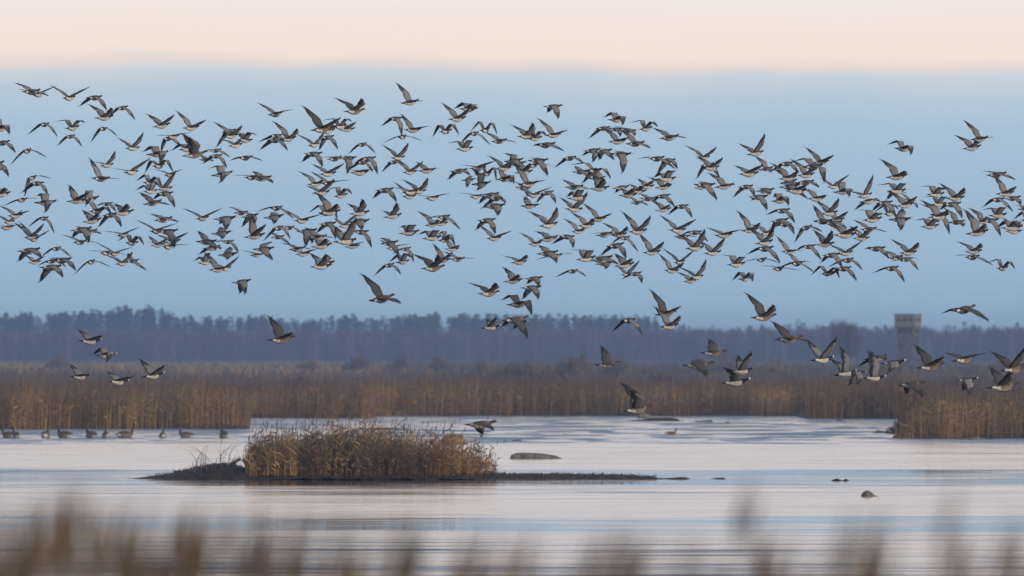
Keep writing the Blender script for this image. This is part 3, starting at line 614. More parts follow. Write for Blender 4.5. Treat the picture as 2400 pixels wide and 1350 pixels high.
POSES = """
73 215 890 40 2 12 5 0 15 3 0
90 222 783 59 4 -3 18 14 20 0 0
162 230 828 57 1 2 28 25 14 1 0
221 229 794 42 1 5 -26 -35 20 1 0
244 276 870 32 3 4 28 25 35 1 0
286 253 685 47 4 5 -27 -39 11 1 0
103 292 699 57 0 3 -29 -42 19 1 0
170 300 819 52 4 1 46 -9 36 1 0
164 320 621 51 3 1 -27 -42 18 1 0
241 302 644 58 0 -8 -28 -45 19 -2 0
1 302 849 27 5 15 36 -20 19 3 0
5 335 810 43 3 0 -24 -33 20 0 0
63 354 769 65 5 -8 -25 -35 18 -2 0
-9 385 843 38 8 0 -29 -38 21 0 0
-10 400 671 45 3 12 18 13 23 4 0
236 419 911 42 -2 19 22 19 9 4 0
251 388 739 49 2 -13 28 24 39 -2 0
75 417 714 59 6 -23 -27 -41 8 -6 0
86 430 752 44 -2 3 -27 -38 22 1 0
4 456 797 18 7 1 19 15 28 1 0
51 469 730 56 2 -8 -5 -13 22 -1 0
107 475 914 13 1 17 25 -32 31 4 0
180 471 871 24 4 7 26 23 9 2 0
209 467 852 0 6 14 32 -25 23 3 0
227 495 860 50 3 10 34 -17 35 3 0
250 478 609 36 2 7 -14 -24 17 2 0
289 499 865 16 5 1 21 17 25 0 0
216 518 840 20 7 3 21 18 17 1 0
259 504 779 40 4 0 -31 -41 23 0 0
36 506 794 44 1 5 19 15 24 2 0
22 521 681 52 4 -5 30 27 22 0 0
16 534 759 49 1 -1 8 2 9 0 0
102 512 669 59 1 10 -34 -48 18 2 0
73 556 796 49 4 1 36 34 24 1 0
79 561 767 63 3 11 39 37 32 3 0
191 539 918 21 4 5 -21 -30 19 1 0
207 544 830 30 5 7 4 -1 11 2 0
187 568 775 52 2 8 9 3 14 2 0
288 551 765 57 4 -4 15 11 18 -1 0
68 588 999 25 2 -2 -17 -24 15 -1 0
81 615 608 34 4 2 22 17 15 1 0
131 583 660 55 4 0 -21 -34 20 0 0
121 612 707 45 9 0 -13 -22 21 1 0
147 610 857 36 3 11 -9 -16 22 3 0
119 627 987 28 0 -4 -24 -32 14 -1 0
213 614 729 67 4 -8 -22 -33 16 -2 0
248 593 746 58 1 4 1 -5 8 1 0
268 595 738 62 1 4 24 20 19 2 0
287 618 749 50 3 -4 30 27 37 0 0
309 570 755 51 -2 5 55 -37 23 2 0
311 348 746 44 0 -6 35 33 22 -1 0
379 295 835 35 7 1 26 23 17 1 0
448 300 845 43 2 10 30 27 23 2 0
541 319 793 44 4 5 33 30 32 1 0
537 308 790 46 4 -11 -30 -40 30 -2 0
574 329 738 40 -4 -1 55 -16 21 0 0
552 341 717 40 4 -5 24 20 25 0 0
405 321 753 51 2 -3 8 2 9 0 0
394 325 660 45 6 -6 -32 -45 4 -1 0
369 361 952 23 4 12 20 -37 35 3 0
440 350 843 38 2 -7 37 -20 28 -1 0
455 363 870 9 6 4 48 47 40 1 1
505 353 636 42 4 7 -9 -18 4 2 0
482 374 606 23 2 8 5 -1 11 3 0
506 366 687 43 1 5 -27 -38 18 2 0
575 370 783 43 2 1 -6 -13 9 0 0
372 389 803 56 2 -1 32 -58 16 0 0
397 410 670 58 2 0 19 13 32 1 0
521 409 892 14 7 17 25 -30 43 4 0
308 404 833 50 0 -9 20 17 10 -2 0
351 429 760 48 -2 8 50 -38 19 2 0
387 443 732 33 5 -12 31 29 5 -2 0
589 416 788 53 2 3 2 -4 19 1 0
613 418 880 23 2 11 3 -3 10 2 0
353 449 753 44 1 -9 54 -11 18 -2 0
386 454 793 31 0 9 -23 -32 16 2 0
358 476 866 32 8 11 9 4 7 3 0
475 512 816 55 3 0 23 20 13 0 0
383 515 867 33 5 7 3 -2 10 2 0
366 542 825 58 1 3 22 18 15 1 0
393 543 877 17 2 17 -16 -24 12 4 0
370 575 678 32 4 2 23 19 8 1 0
403 567 823 39 3 -2 18 15 10 0 0
394 579 794 61 -1 2 9 3 14 1 0
527 513 945 6 2 6 -17 -25 24 1 0
519 547 827 2 3 11 1 -5 17 3 0
565 499 705 39 1 11 4 -3 15 3 0
586 507 769 20 6 -2 -25 -34 29 0 0
484 567 885 23 -1 17 3 -3 14 4 0
496 581 806 30 4 -5 -9 -16 23 -1 0
534 567 650 47 1 13 -17 -28 18 4 0
534 597 807 -2 3 12 3 -2 12 3 0
481 616 673 33 1 -12 61 -8 27 -2 0
510 632 829 38 3 14 26 23 19 3 0
528 630 686 52 1 -7 27 24 18 -1 0
566 661 814 9 5 1 -28 -37 13 0 0
311 612 593 31 5 22 -3 -10 -14 6 0
645 268 816 47 4 6 19 15 12 2 0
830 261 827 35 1 1 30 27 42 1 1
755 303 954 39 6 10 31 29 21 2 1
676 326 824 43 5 10 40 39 39 2 0
646 319 740 46 0 3 -23 -33 46 2 0
644 329 791 40 -2 1 -23 -33 20 0 0
736 340 738 55 3 -3 36 34 39 0 0
797 297 801 53 4 1 49 -11 37 1 0
768 308 763 36 7 -4 14 9 15 0 0
814 304 666 18 4 1 22 18 4 1 0
767 322 688 36 3 -1 -34 -46 11 0 0
848 339 640 53 4 -1 -24 -38 17 0 0
734 361 818 28 -1 6 -24 -33 16 1 0
784 372 779 43 5 3 0 -7 1 1 0
815 371 732 6 0 22 -21 -28 21 5 0
863 372 756 36 2 13 -26 -35 19 3 0
849 381 663 43 -2 3 -23 -35 20 1 0
843 405 864 33 0 0 8 2 4 0 0
769 408 843 39 2 0 22 19 16 0 0
739 432 773 43 3 9 27 24 44 3 0
769 430 834 52 1 8 17 13 7 2 0
753 452 843 35 2 -6 23 20 18 -1 0
799 459 742 45 5 5 58 -19 24 2 0
773 498 958 25 3 11 30 28 28 2 0
763 500 793 55 3 9 39 -47 29 3 0
843 500 855 19 4 -4 28 26 30 -1 0
647 488 785 53 1 7 -16 -24 15 2 0
642 509 842 2 5 11 -2 -8 20 3 0
707 518 802 50 -1 4 20 17 6 1 0
808 530 631 42 2 -7 31 28 0 0 0
597 554 892 17 6 10 36 34 -2 3 0
652 535 723 56 2 -3 -33 -46 32 0 0
677 534 637 49 1 8 -3 -12 28 3 0
720 542 866 -7 2 4 -31 -40 11 1 0
769 525 784 29 2 7 -31 -41 23 2 0
743 556 905 31 0 9 9 4 7 2 0
754 577 902 19 5 3 21 17 29 1 0
809 566 1044 26 2 -7 36 35 7 -2 0
842 520 862 1 3 11 -5 -11 8 2 0
846 544 783 42 -1 17 -20 -29 20 4 0
826 578 658 23 2 3 18 13 -9 2 0
651 556 633 34 3 15 -3 -10 2 4 0
696 584 793 38 3 6 8 3 23 2 0
710 596 716 41 1 4 21 17 11 2 0
618 584 873 3 1 16 -4 -10 -14 4 0
601 598 664 38 1 4 8 2 31 2 0
753 625 918 18 2 2 28 26 28 0 0
761 618 859 15 3 -4 15 11 27 -1 0
961 240 850 36 6 19 26 24 23 5 0
1098 256 837 26 -2 4 28 -35 39 1 0
1072 279 864 37 3 6 30 28 24 1 0
927 278 718 42 0 15 -37 -49 20 4 0
967 305 827 37 -1 12 23 20 13 3 0
1045 308 779 52 3 -3 44 -54 17 0 0
943 321 701 64 3 -2 -11 -21 10 0 0
1137 305 786 63 4 4 54 -54 26 2 0
1111 313 692 58 2 1 -29 -42 9 0 0
1170 331 779 38 4 10 10 5 10 3 0
1089 349 825 37 1 -3 47 -5 38 0 0
933 370 755 44 1 -2 38 36 29 0 0
923 380 646 44 3 -5 -23 -34 22 0 0
961 404 723 40 2 3 32 29 13 1 0
1000 400 795 26 3 6 12 8 10 2 0
1120 395 852 41 1 -3 12 8 13 -1 0
1075 401 783 28 3 -4 -15 -23 17 -1 0
1098 422 586 -9 3 17 -5 -11 14 3 0
1128 431 768 3 4 25 12 7 42 6 0
1140 407 780 63 1 13 54 -66 11 2 0
1181 420 770 47 3 18 45 -23 34 5 0
1180 395 784 39 -1 4 33 31 44 1 0
902 446 823 31 2 4 -22 -31 16 1 0
962 451 864 44 2 0 12 7 16 0 0
982 449 775 42 2 -2 35 33 34 0 0
959 461 741 46 0 10 28 25 29 3 0
1013 465 764 48 1 -2 10 5 10 0 0
921 507 802 20 6 -8 23 20 22 -2 0
1013 527 709 39 6 12 35 32 49 4 0
1040 509 759 49 3 11 -17 -26 12 3 0
1034 525 656 26 5 -3 16 12 31 0 0
959 546 866 17 4 -1 43 -8 19 0 0
1013 558 869 25 3 -2 40 -14 34 0 0
1042 563 700 47 3 21 71 -46 0 5 0
1059 584 659 23 -1 8 21 17 15 2 0
913 570 758 24 5 20 -11 -18 11 5 0
919 582 658 50 0 4 20 14 -2 2 0
950 584 608 44 6 13 -27 -40 20 4 0
944 614 721 40 3 -8 58 -29 33 -1 0
911 622 686 50 4 -1 -26 -38 25 0 0
1014 629 898 29 2 2 30 27 45 0 1
1038 610 727 31 1 10 34 32 22 3 0
1073 608 738 42 2 7 11 6 7 2 0
1115 461 711 50 3 0 10 4 13 1 0
1148 458 869 27 5 -3 -13 -21 14 -1 0
1162 466 739 38 -2 -6 -20 -29 27 -1 0
1160 484 895 10 4 11 -6 -13 21 3 0
1141 517 819 27 1 5 -27 -37 20 1 0
1158 559 798 44 1 6 25 22 12 2 0
1296 250 794 14 0 7 -21 -30 16 2 0
1234 320 830 31 0 -2 32 29 37 0 0
1255 325 753 45 5 4 55 -17 27 1 0
1297 317 832 40 3 12 27 24 27 3 0
1279 340 912 30 2 5 -7 -13 3 1 0
1446 281 813 27 0 10 30 -34 32 2 0
1413 301 723 39 2 -3 -24 -34 32 0 0
1443 303 634 24 -1 10 -11 -19 32 3 0
1469 306 838 27 -8 10 -2 -8 28 2 0
1447 332 842 31 2 10 21 18 23 2 0
1489 337 888 34 2 17 11 6 18 4 0
1455 362 883 12 -3 22 -19 -26 20 5 0
1388 353 730 18 4 9 -26 -35 39 3 0
1414 355 792 18 4 1 -19 -28 1 0 0
1335 371 743 42 3 -5 -18 -27 25 -1 0
1361 403 736 20 1 13 -1 -7 6 3 0
1391 400 931 53 -1 13 21 -25 28 3 0
1392 401 766 29 3 0 -35 -46 33 1 0
1400 418 702 18 3 18 0 -6 22 5 0
1261 377 861 20 0 17 -13 -20 11 4 0
1205 377 787 4 5 18 3 -2 54 4 0
1212 384 776 23 4 14 -7 -14 26 4 0
1228 404 780 19 3 0 21 18 18 0 0
1250 388 691 47 2 -6 -7 -15 -4 -1 0
1237 432 933 41 3 16 28 26 16 4 0
1186 420 744 15 3 11 5 0 21 3 0
1226 441 673 24 -6 18 -3 -10 29 5 0
1251 458 739 48 3 -1 19 15 6 0 0
1282 452 684 35 4 0 -29 -40 26 1 0
1346 439 843 29 1 9 6 1 11 2 0
1405 442 840 13 2 5 29 26 23 1 0
1354 464 876 19 4 -4 39 -17 28 -1 0
1346 491 851 35 -3 -5 33 31 15 -1 0
1241 483 791 19 0 8 13 8 0 2 0
1286 528 943 38 5 -3 37 35 35 -1 0
1403 514 814 42 3 11 28 26 32 3 0
1374 529 801 34 1 7 28 25 41 2 0
1355 543 704 46 2 11 33 31 48 3 0
1417 550 824 32 6 2 0 -6 22 1 0
1451 551 786 37 3 5 29 26 40 1 0
1495 543 927 38 2 5 39 38 23 1 0
1254 572 697 45 3 7 27 23 37 2 0
1286 560 852 22 8 7 10 5 27 2 0
1328 555 763 33 -5 5 -25 -35 27 1 0
1284 594 908 19 4 15 -1 -7 16 3 0
1302 601 802 47 5 -6 0 -6 19 -1 0
1374 607 900 27 5 1 46 2 36 0 0
1410 608 1012 21 7 6 -3 -9 2 1 0
1417 618 740 10 4 10 -2 -8 27 3 0
1464 622 852 18 6 5 21 17 18 1 0
1464 558 655 49 3 11 -27 -39 0 3 0
1442 576 855 35 5 3 -27 -36 27 1 0
1471 644 645 39 0 -7 35 32 5 0 0
1488 642 671 35 3 5 -21 -31 32 2 0
1217 615 773 34 2 -1 19 15 36 0 0
1341 636 687 48 1 -1 -14 -24 25 0 0
1456 440 732 12 5 -5 -6 -13 19 -1 0
1472 458 785 15 1 1 17 13 22 0 0
1493 475 634 33 3 11 6 0 15 3 0
1495 449 717 17 -2 2 19 14 30 1 0
1514 302 763 48 4 5 54 -19 29 2 0
1569 323 917 34 5 9 10 5 14 2 0
1649 370 784 49 2 2 31 28 35 1 0
1667 394 807 33 3 2 27 24 21 1 0
1658 387 735 42 4 0 -35 -47 14 0 0
1771 360 840 36 6 -10 35 33 18 -2 0
1755 408 921 28 1 0 18 14 13 0 0
1539 372 837 44 2 10 -11 -18 13 2 0
1565 376 764 30 -2 -7 -29 -39 21 -1 0
1562 420 870 26 0 -5 40 -13 21 -1 0
1796 396 654 23 8 22 18 14 36 6 0
1698 437 881 29 6 12 18 14 32 3 0
1515 438 697 21 3 2 20 16 18 1 0
1555 439 768 27 5 7 22 18 44 2 0
1652 434 895 19 -2 17 -11 -18 1 3 0
1643 440 608 20 1 2 10 5 13 1 0
1748 438 733 33 1 -1 -27 -37 29 0 0
1793 447 802 12 3 7 -1 -8 21 2 0
1778 462 836 17 0 10 -18 -26 9 2 0
1518 466 691 30 -1 14 -1 -8 12 4 0
1553 460 714 29 3 6 -20 -29 9 2 0
1555 492 696 19 5 4 19 15 19 1 0
1597 484 732 38 1 4 -25 -35 20 1 0
1588 540 897 42 -1 4 27 25 17 1 0
1628 545 740 35 0 7 -14 -22 14 2 0
1599 555 747 23 0 3 3 -3 -8 1 0
1629 582 891 34 1 -5 37 35 21 -1 0
1696 552 892 38 1 2 14 10 9 0 0
1671 593 842 35 3 -2 33 30 19 0 0
1528 592 858 34 2 9 35 33 24 2 0
1593 615 738 56 3 1 36 34 25 1 0
1574 635 769 42 -3 11 35 32 32 3 0
1633 650 801 46 2 -8 37 36 33 -2 0
1619 659 687 33 4 2 27 23 40 1 0
1726 620 873 33 2 3 44 -1 38 1 0
1747 654 746 39 1 2 43 -47 31 1 0
1758 540 812 34 4 15 37 35 32 3 0
1792 569 857 33 6 2 35 33 25 0 0
1797 547 709 41 7 3 28 24 47 2 0
1792 583 910 38 1 8 -21 -28 15 2 0
1785 609 688 53 4 1 -6 -14 15 1 0
1923 381 839 36 2 8 26 24 23 2 0
1905 391 995 36 2 20 12 -35 25 4 0
1889 411 808 32 3 9 36 34 40 2 0
1847 418 869 33 5 8 28 25 32 2 0
1843 384 775 38 2 2 -22 -31 27 1 0
1849 427 775 30 10 23 17 13 49 7 0
1888 428 853 34 2 0 -11 -19 22 0 0
1954 438 675 44 1 -4 29 26 2 0 0
2102 415 942 26 3 12 28 25 36 3 0
2117 349 849 32 -3 12 29 -31 30 3 0
1851 438 916 24 3 14 -8 -14 -5 3 0
1867 448 921 19 0 -2 8 3 22 -1 0
1914 466 843 32 1 9 20 16 36 2 0
1976 450 823 16 2 16 38 -16 19 4 0
2028 459 775 39 8 -18 34 31 15 -4 0
1829 471 797 18 2 9 35 -28 12 2 0
1833 494 806 37 2 8 -19 -28 22 2 0
1828 518 823 25 5 0 -19 -27 6 0 0
1839 527 690 37 -1 7 -18 -27 25 2 0
1889 534 741 44 7 -12 -24 -34 19 -3 0
1944 500 817 32 3 -1 35 33 26 0 0
1929 519 867 29 0 23 8 3 4 5 0
1960 516 789 30 2 8 30 28 20 2 0
1952 523 876 28 0 4 -7 -14 13 1 0
1934 573 829 23 2 1 34 32 22 0 0
1981 551 1029 21 0 3 18 15 16 0 0
2019 559 746 26 -1 3 31 28 33 1 0
2036 538 819 37 2 11 8 3 9 3 0
2045 515 899 30 3 6 42 -3 36 1 0
2036 472 846 29 5 -7 -9 -16 22 -2 0
2073 476 803 33 2 8 -28 -37 14 2 0
2084 501 758 58 2 -5 66 -34 36 0 0
2110 515 912 -4 0 19 1 -5 10 4 0
1895 578 717 36 2 11 -22 -32 7 3 0
1849 590 753 40 1 14 22 18 13 4 0
1869 616 737 35 -1 11 16 12 9 3 0
1867 618 772 51 -1 5 -16 -24 14 1 0
1824 630 766 52 2 5 2 -4 4 1 0
2054 583 834 27 0 9 -11 -18 9 2 0
1949 598 804 26 2 6 -23 -32 12 1 0
1983 594 787 43 5 -4 25 22 10 0 0
1986 610 787 50 2 3 -20 -29 25 1 0
1977 630 790 36 2 5 -23 -32 17 1 0
1939 641 788 55 3 4 41 -50 28 2 0
2089 629 802 43 1 10 -22 -31 20 2 0
2099 603 648 26 5 13 4 -2 31 4 0
2102 448 900 34 0 0 39 -9 45 0 0
2098 451 677 25 -3 -7 -10 -18 9 -1 0
2296 326 867 38 4 18 25 22 27 4 0
2278 347 864 29 5 3 30 27 41 1 0
2336 410 950 31 3 8 -1 -7 4 1 0
2122 481 854 29 6 4 24 21 16 1 0
2130 470 668 42 -6 22 3 -4 32 6 0
2193 456 840 31 1 4 44 -7 36 1 0
2239 465 880 30 1 5 29 27 31 1 0
2200 479 758 39 1 1 53 -8 39 1 0
2231 479 850 26 1 8 -21 -30 18 2 0
2201 508 961 29 5 10 26 23 38 2 0
2200 503 863 41 2 29 -12 -19 22 7 0
2180 531 842 30 1 2 42 -11 34 1 0
2242 521 747 28 3 22 16 12 38 6 0
2291 546 972 21 6 15 36 35 28 3 0
2303 520 708 28 7 14 36 34 49 4 0
2322 517 772 29 1 19 -18 -26 14 4 0
2339 505 846 28 1 -2 44 -7 35 0 0
2338 468 778 41 1 6 -23 -32 6 1 0
2374 465 745 25 4 9 -6 -13 25 3 0
2356 454 834 27 3 12 31 28 20 3 0
2402 489 643 21 6 12 -4 -11 24 3 0
2372 534 990 22 1 1 29 -26 33 0 0
2376 543 723 22 -1 4 38 36 37 1 0
2409 516 750 45 1 7 45 -54 41 3 0
2129 593 864 36 1 3 29 26 33 1 0
2102 605 707 46 6 8 9 3 -5 3 0
2124 608 674 40 2 10 -17 -27 13 3 0
2282 590 814 31 1 2 24 21 38 1 0
2279 603 830 45 1 9 -6 -13 6 2 0
2350 629 763 54 2 8 55 -28 33 2 0
211 800 965 26 -1 5 17 13 14 1 0
248 833 878 22 1 8 22 -38 38 2 0
188 883 893 27 1 8 15 11 10 2 0
277 895 919 30 -2 4 16 12 8 1 0
359 881 977 29 5 5 27 24 18 1 0
659 796 980 22 3 12 26 24 19 3 1
894 701 1004 36 8 21 19 16 21 5 1
1145 688 832 32 1 0 24 20 42 0 1
1203 659 810 17 4 8 26 23 26 2 0
1251 653 755 15 2 2 -16 -24 22 1 0
1245 675 890 18 0 0 -24 -33 19 0 0
1215 713 907 32 4 12 24 -32 19 3 1
1206 750 928 23 3 9 -22 -30 12 2 1
1215 756 759 4 0 -2 -15 -22 28 0 0
1151 768 776 12 4 -2 22 19 11 0 0
1473 751 814 44 1 4 -30 -40 18 1 0
1560 736 857 35 5 15 34 32 23 4 1
1569 765 923 34 4 10 35 33 31 2 0
1423 854 826 10 3 16 17 13 13 4 1
1789 744 965 30 2 11 36 34 34 2 1
1848 795 1027 27 2 13 12 8 17 3 1
1672 827 899 5 0 10 12 8 19 2 1
1636 856 1068 4 1 10 -3 -10 5 2 1
1740 870 935 14 5 -3 34 33 0 -1 0
1724 896 1160 3 4 1 27 24 41 0 0
1927 843 1067 32 3 -1 38 37 13 -1 0
1982 876 946 21 7 -16 57 57 35 -4 0
2008 873 756 16 -4 -2 -39 -49 30 0 0
2049 886 930 15 0 -6 80 85 29 -1 0
2093 851 996 -1 3 9 -9 -15 32 2 0
2052 840 879 27 5 -5 -9 -16 29 -1 1
2135 902 951 12 2 2 -17 -25 7 0 1
2180 860 1029 21 5 8 26 23 16 2 1
2259 843 971 34 6 0 10 6 5 0 1
2258 726 1028 38 6 5 -12 -19 8 1 1
2350 907 1153 13 3 3 25 22 19 0 1
2266 891 872 5 2 5 -30 -39 21 1 0
2372 865 971 28 8 -2 33 31 20 -1 1
2379 869 743 23 8 0 28 25 47 0 1
1125 995 1070 8 1 -3 -11 -19 -3 -1 1
1494 960 1048 8 6 8 48 47 43 1 1
"""
birds = []
for i, l in enumerate(POSES.strip().split('\n')):
    q = [int(v_) for v_ in l.split()]
    birds.append(dict(i=i, px=q[0], py=q[1], k=q[2]/10, yaw=q[3], pitch=q[4], roll=q[5], a=q[6], b=q[7], s=q[8], asy=q[9], g=q[10]))
def goose_matrix(B):
    D0 = F/B['k']; D = 335*(D0/335)**.45
    M = Matrix.Rotation(R(B['yaw']), 4, 'Z') @ Matrix.Rotation(R(-B['pitch']), 4, 'Y') @ Matrix.Rotation(R(B['roll']), 4, 'X')
    M = M @ Matrix.Scale(D/D0, 4)
    M.translation = Vector((X_of(B['px'], D), D, Z_of(B['py'], D))); return M
# which ones are single things: all brown geese and the 300 barnacle geese that show largest
barn = sorted([B for B in birds if not B['g']], key=lambda B: -B['k']*(1 if 0 < B['px'] < 2400 else .7))
for n_, B in enumerate(barn): B['single'] = n_ < 300
for B in birds:
    if B['g']: B['single'] = True
def pose_word(B):
    m_ = .45*B['a']+.55*B['b']
    if B['a'] > 25 and B['b'] < B['a']-30: return 'wings bent'
    return 'wings raised high' if m_ > 38 else 'wings half raised' if m_ > 14 else 'wings level' if m_ > -12 else 'wings drooping' if m_ > -38 else 'wings pressed down'
ZX = [(0, 150, 'at the left edge'), (150, 320, 'above the leftmost swimming geese'), (320, 480, 'above the left reed bed'), (480, 640, "above the reed bed's right end"), (640, 800, "above the island's left half"), (800, 960, "above the island's middle"), (960, 1120, "above the island's right end"),
      (1120, 1280, 'above the long boulder'), (1280, 1440, 'right of the long boulder'), (1440, 1600, 'above the weedy bar'), (1600, 1760, 'above the pale slab'), (1760, 1920, 'left of the bare trees'), (1920, 2060, 'above the bare trees'), (2060, 2200, 'above the lookout tower'), (2200, 2320, 'right of the tower'), (2320, 2500, 'at the right edge')]
ZY = [(0, 280, 'top row'), (280, 345, 'second row'), (345, 410, 'third row'), (410, 475, 'fourth row'), (475, 540, 'fifth row'), (540, 605, 'sixth row'), (605, 690, 'bottom row'), (690, 2000, 'low stragglers')]
ORD = ['', 'second ', 'third ', 'fourth ', 'fifth ', 'sixth ', 'seventh ', 'eighth ']
cells = {}
for B in birds:
    if not B['single']: continue
    zx = next(z[2] for z in ZX if B['px'] < z[1]); zy = next(z[2] for z in ZY if B['py'] < z[1])
    cells.setdefault((B['g'], zx, zy, pose_word(B)), []).append(B)
for (g_, zx, zy, pw), L_ in cells.items():
    L_.sort(key=lambda B: B['px'])
    for n_, B in enumerate(L_):
        who = 'brown goose' if g_ else 'barnacle goose'
        pos = '' if len(L_) == 1 else (' leftmost,' if n_ == 0 else ' rightmost,' if n_ == len(L_)-1 else ' %sfrom left,' % ORD[n_])
        B['label'] = '%s, %s,%s %s %s' % (who, pw, pos, zy, zx)
rest = []
for B in birds:
    V, Fc, C = goose_geo(B['a'], B['b'], B['s'], B['asy'], B['g'], B['i'])
    M = goose_matrix(B)
    if B['single']:
        o = mesh_obj('brown_goose' if B['g'] else 'barnacle_goose', V, Fc, M_feather, smooth=True, corner=C)
        o.matrix_world = M
        tag(o, B['label'], 'goose', 'brown geese in flight' if B['g'] else 'barnacle geese flying to the right over the lagoon')
    else:
        Wv = np.array([(M @ Vector(p))[:] for p in V]); rest.append((Wv, Fc, C))
V = []; Fc = []; C = []
for v, f, c in rest:
    o = len(V); V += list(v); Fc += [tuple(i+o for i in q) for q in f]; C += list(c)
tag(mesh_obj('barnacle_geese_behind', V, Fc, M_feather, smooth=True, corner=C), 'smaller barnacle geese seen farther back between the others in the flock', 'geese', kind='stuff')

# swimming geese
def swimmer(px, ybase, face, up, label, P=BEAN, scale=1.0, name='swimming_goose', flat=1.0):
    D = D_of(ybase); V = []; Fc = []; C = []; n = 10
    rings = [(-.36, .15, .012, .010), (-.29, .14, .065, .045), (-.17, .12, .125, .12), (-.02, .10, .15, .165), (.12, .10, .135, .15), (.20, .14, .09, .10)]
    nk = [(.22, .215, .055, .052), (.23, .29*up+.03, .040, .038), (.235, .36*up+.03, .036, .035)]
    base = 0
    for (x, zc, ry, rz) in rings:
        for a in range(n):
            t_ = 2*math.pi*a/n; V.append((x, math.sin(t_)*ry, zc+math.cos(t_)*rz))
    for (x, zc, rx, ry) in nk:
        for a in range(n):
            t_ = 2*math.pi*a/n; V.append((x-math.cos(t_)*rx, math.sin(t_)*ry, zc))
    zt = .36*up+.03
    for (x, zc, ry, rz) in [(.245, zt+.045, .040, .044), (.285, zt+.050, .038, .036), (.315, zt+.042, .018, .018), (.365, zt+.034, .007, .007)]:
        for a in range(n):
            t_ = 2*math.pi*a/n; V.append((x, math.sin(t_)*ry, zc+math.cos(t_)*rz))
    nr = len(rings)+len(nk)+4
    for i in range(nr-1):
        for a in range(n):
            Fc.append((i*n+a, (i+1)*n+a, (i+1)*n+(a+1) % n, i*n+(a+1) % n)); u = math.cos(2*math.pi*(a+.5)/n)
            C.append(P['rump'] if (i < 2 and u < 0) else P['tail'] if i == 0 else (P['back'] if u > .45 else P['flank']) if i < 4 else P['breast'] if i == 4 else P['neck'] if i < 8 else P['crown'] if i < 11 else P['bill'])
    Fc.append(tuple(range(n))); C.append(P['tail']); Fc.append(tuple((nr-1)*n+a for a in range(n))[::-1]); C.append(P['bill'])
    o = mesh_obj(name, np.array(V)*np.array([1, 1, flat])*scale*1.38, Fc, M_feather, smooth=True, corner=C)
    o.location = (X_of(px, D), D, -.03); o.rotation_euler = (0, 0, R(face)); return o
GP = 'geese swimming off the left reed bed'
for px, face, up, sc, lb in [(20, 160, .95, 1.1, 'brown goose swimming, leftmost of the pair at the left edge'), (37, 115, .9, 1.1, 'brown goose swimming, right bird of the pair at the left edge'), (107, 75, 1., 1.15, 'brown goose swimming alone, first right of the left edge pair'),
                             (151, 150, .95, 1.2, 'plump brown goose swimming, third clump from the left edge'), (214, 130, 1.3, 1.2, 'tall necked brown goose swimming, upright darkest head'), (248, 95, 1., 1.1, 'brown goose swimming head on, just right of the tall necked one'),
                             (294, 5, .85, 1.2, 'long low brown goose swimming side on, middle of the row'), (381, 85, .8, 1., 'small low brown goose swimming, third from the right in the row'), (436, 172, 1.15, 1.05, 'brown goose swimming side on with upright neck, facing left'), (525, 110, 1.25, 1.2, 'dark brown goose swimming, rightmost of the row')]:
    tag(swimmer(px, 1026.5, face, up, lb, BEAN, sc), lb, 'goose', GP)
DUCK = dict(BEAN); DUCK.update(back=(.20, .09, .045), flank=(.24, .10, .05), breast=(.26, .10, .05), neck=(.22, .085, .04), crown=(.18, .07, .035), bill=(.05, .05, .05), tail=(.10, .05, .03))
tag(swimmer(1573, 1018.5, 12, 1.0, '', DUCK, .85, 'swimming_duck', .72), 'small russet duck swimming in the open water below the slab', 'duck')

# ------------------------------------------------------------------ blurred reeds on the near bank
rng = np.random.default_rng(21)
NS = 7000
px = rng.uniform(-250, 2650, NS)
ytop = np.interp(px, [-250, 0, 60, 220, 380, 520, 700, 900, 1100, 1300, 1500, 1700, 1900, 2100, 2400, 2650], [1250, 1255, 1240, 1255, 1275, 1290, 1290, 1320, 1330, 1335, 1355, 1355, 1350, 1355, 1340, 1330])
px2 = [70, 95, 200, 230, 300, 370, 660, 690, 700, 720, 840, 1010, 1020, 1340, 1370, 1390, 1380, 1560, 1640, 1660, 1680, 1700, 1780, 1930, 1950, 1955, 1960, 1980, 2080, 2100, 2200, 2310, 460, 480, 560, 20, 130, 160, 1300, 1850]
yt2 = [1130, 1180, 1110, 1160, 1150, 1130, 1170, 1180, 1190, 1215, 1200, 1230, 1260, 1190, 1205, 1260, 1230, 1240, 1090, 1060, 1130, 1200, 1240, 1170, 1190, 1160, 1230, 1210, 1100, 1200, 1230, 1190, 1150, 1200, 1190, 1190, 1130, 1180, 1250, 1230]
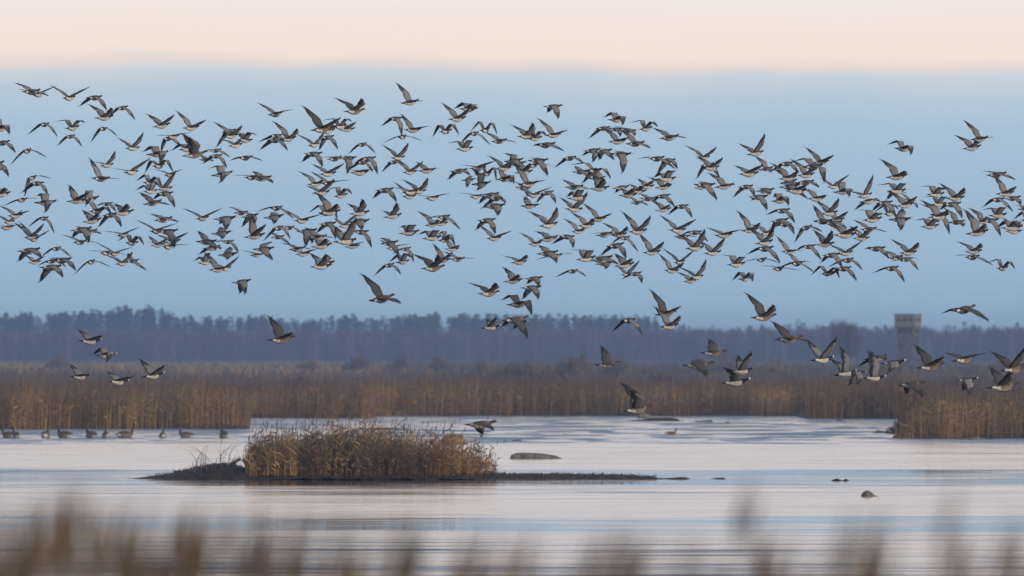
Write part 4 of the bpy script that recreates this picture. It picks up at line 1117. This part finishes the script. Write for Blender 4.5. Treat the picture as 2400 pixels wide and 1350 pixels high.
ytop = ytop + np.abs(rng.normal(0, 1, NS))*150 - 105
keep = rng.random(NS) < np.interp(px, [-250, 0, 300, 600, 900, 1200, 1500, 2000, 2400, 2650], [.44, .44, .38, .3, .24, .18, .16, .16, .18, .2])
px, ytop = px[keep], ytop[keep]
D = rng.uniform(26, 42, len(px)); x = X_of(px, D); zt = Z_of(ytop, D); zb = land_h(x, D)-.05
k = zt-zb > .5; x, D, zt, zb = x[k], D[k], zt[k], zb[k]
px = np.repeat(px2, 2)+rng.normal(0, 13, len(px2)*2); ytop = np.repeat(yt2, 2)+np.abs(rng.normal(0, 45, len(yt2)*2)); D2 = rng.uniform(24, 38, len(px))
x2 = X_of(px, D2); zb2 = land_h(x2, D2)-.05; zt2 = Z_of(ytop, D2)
vb, fb, cb = reeds(x2, D2, zb2, zt2-zb2, rng.uniform(.011, .019, len(x2)), reed_col(x2, D2, 1.2, 95, .25, .45)*.7, .012, .5, 3, (.006, .014), .8, 1.0)
v, f, c = reeds(x, D, zb, zt-zb, rng.uniform(.003, .006, len(x)), reed_col(x, D, 1.2, 91, .30, .42)*.72, .04, .25, 1, (.004, .010), .72, 1.2)
v, f, c = np.concatenate([v, vb]), np.concatenate([f, fb+len(v)]), np.concatenate([c, cb])
tag(mesh_obj('foreground_reeds', v, f, M_reed, col=c), 'blurred brown reeds on the near bank at the bottom of the view', 'reeds', kind='stuff')

# ------------------------------------------------------------------ evening haze
v, f = box((0, 4150, 9.5), (9000, 9800, 27)); m = bpy.data.materials.new('evening_haze'); m.use_nodes = True
t = m.node_tree; t.nodes.clear(); pv = t.nodes.new('ShaderNodeVolumePrincipled'); ou = t.nodes.new('ShaderNodeOutputMaterial')
pv.inputs['Color'].default_value = (.42, .62, 1.0, 1); pv.inputs['Density'].default_value = 1.55e-4; pv.inputs['Anisotropy'].default_value = 0.0
t.links.new(pv.outputs[0], ou.inputs['Volume'])
tag(mesh_obj('haze', v, f, m), 'thin blue evening haze filling the air', 'haze', kind='stuff')
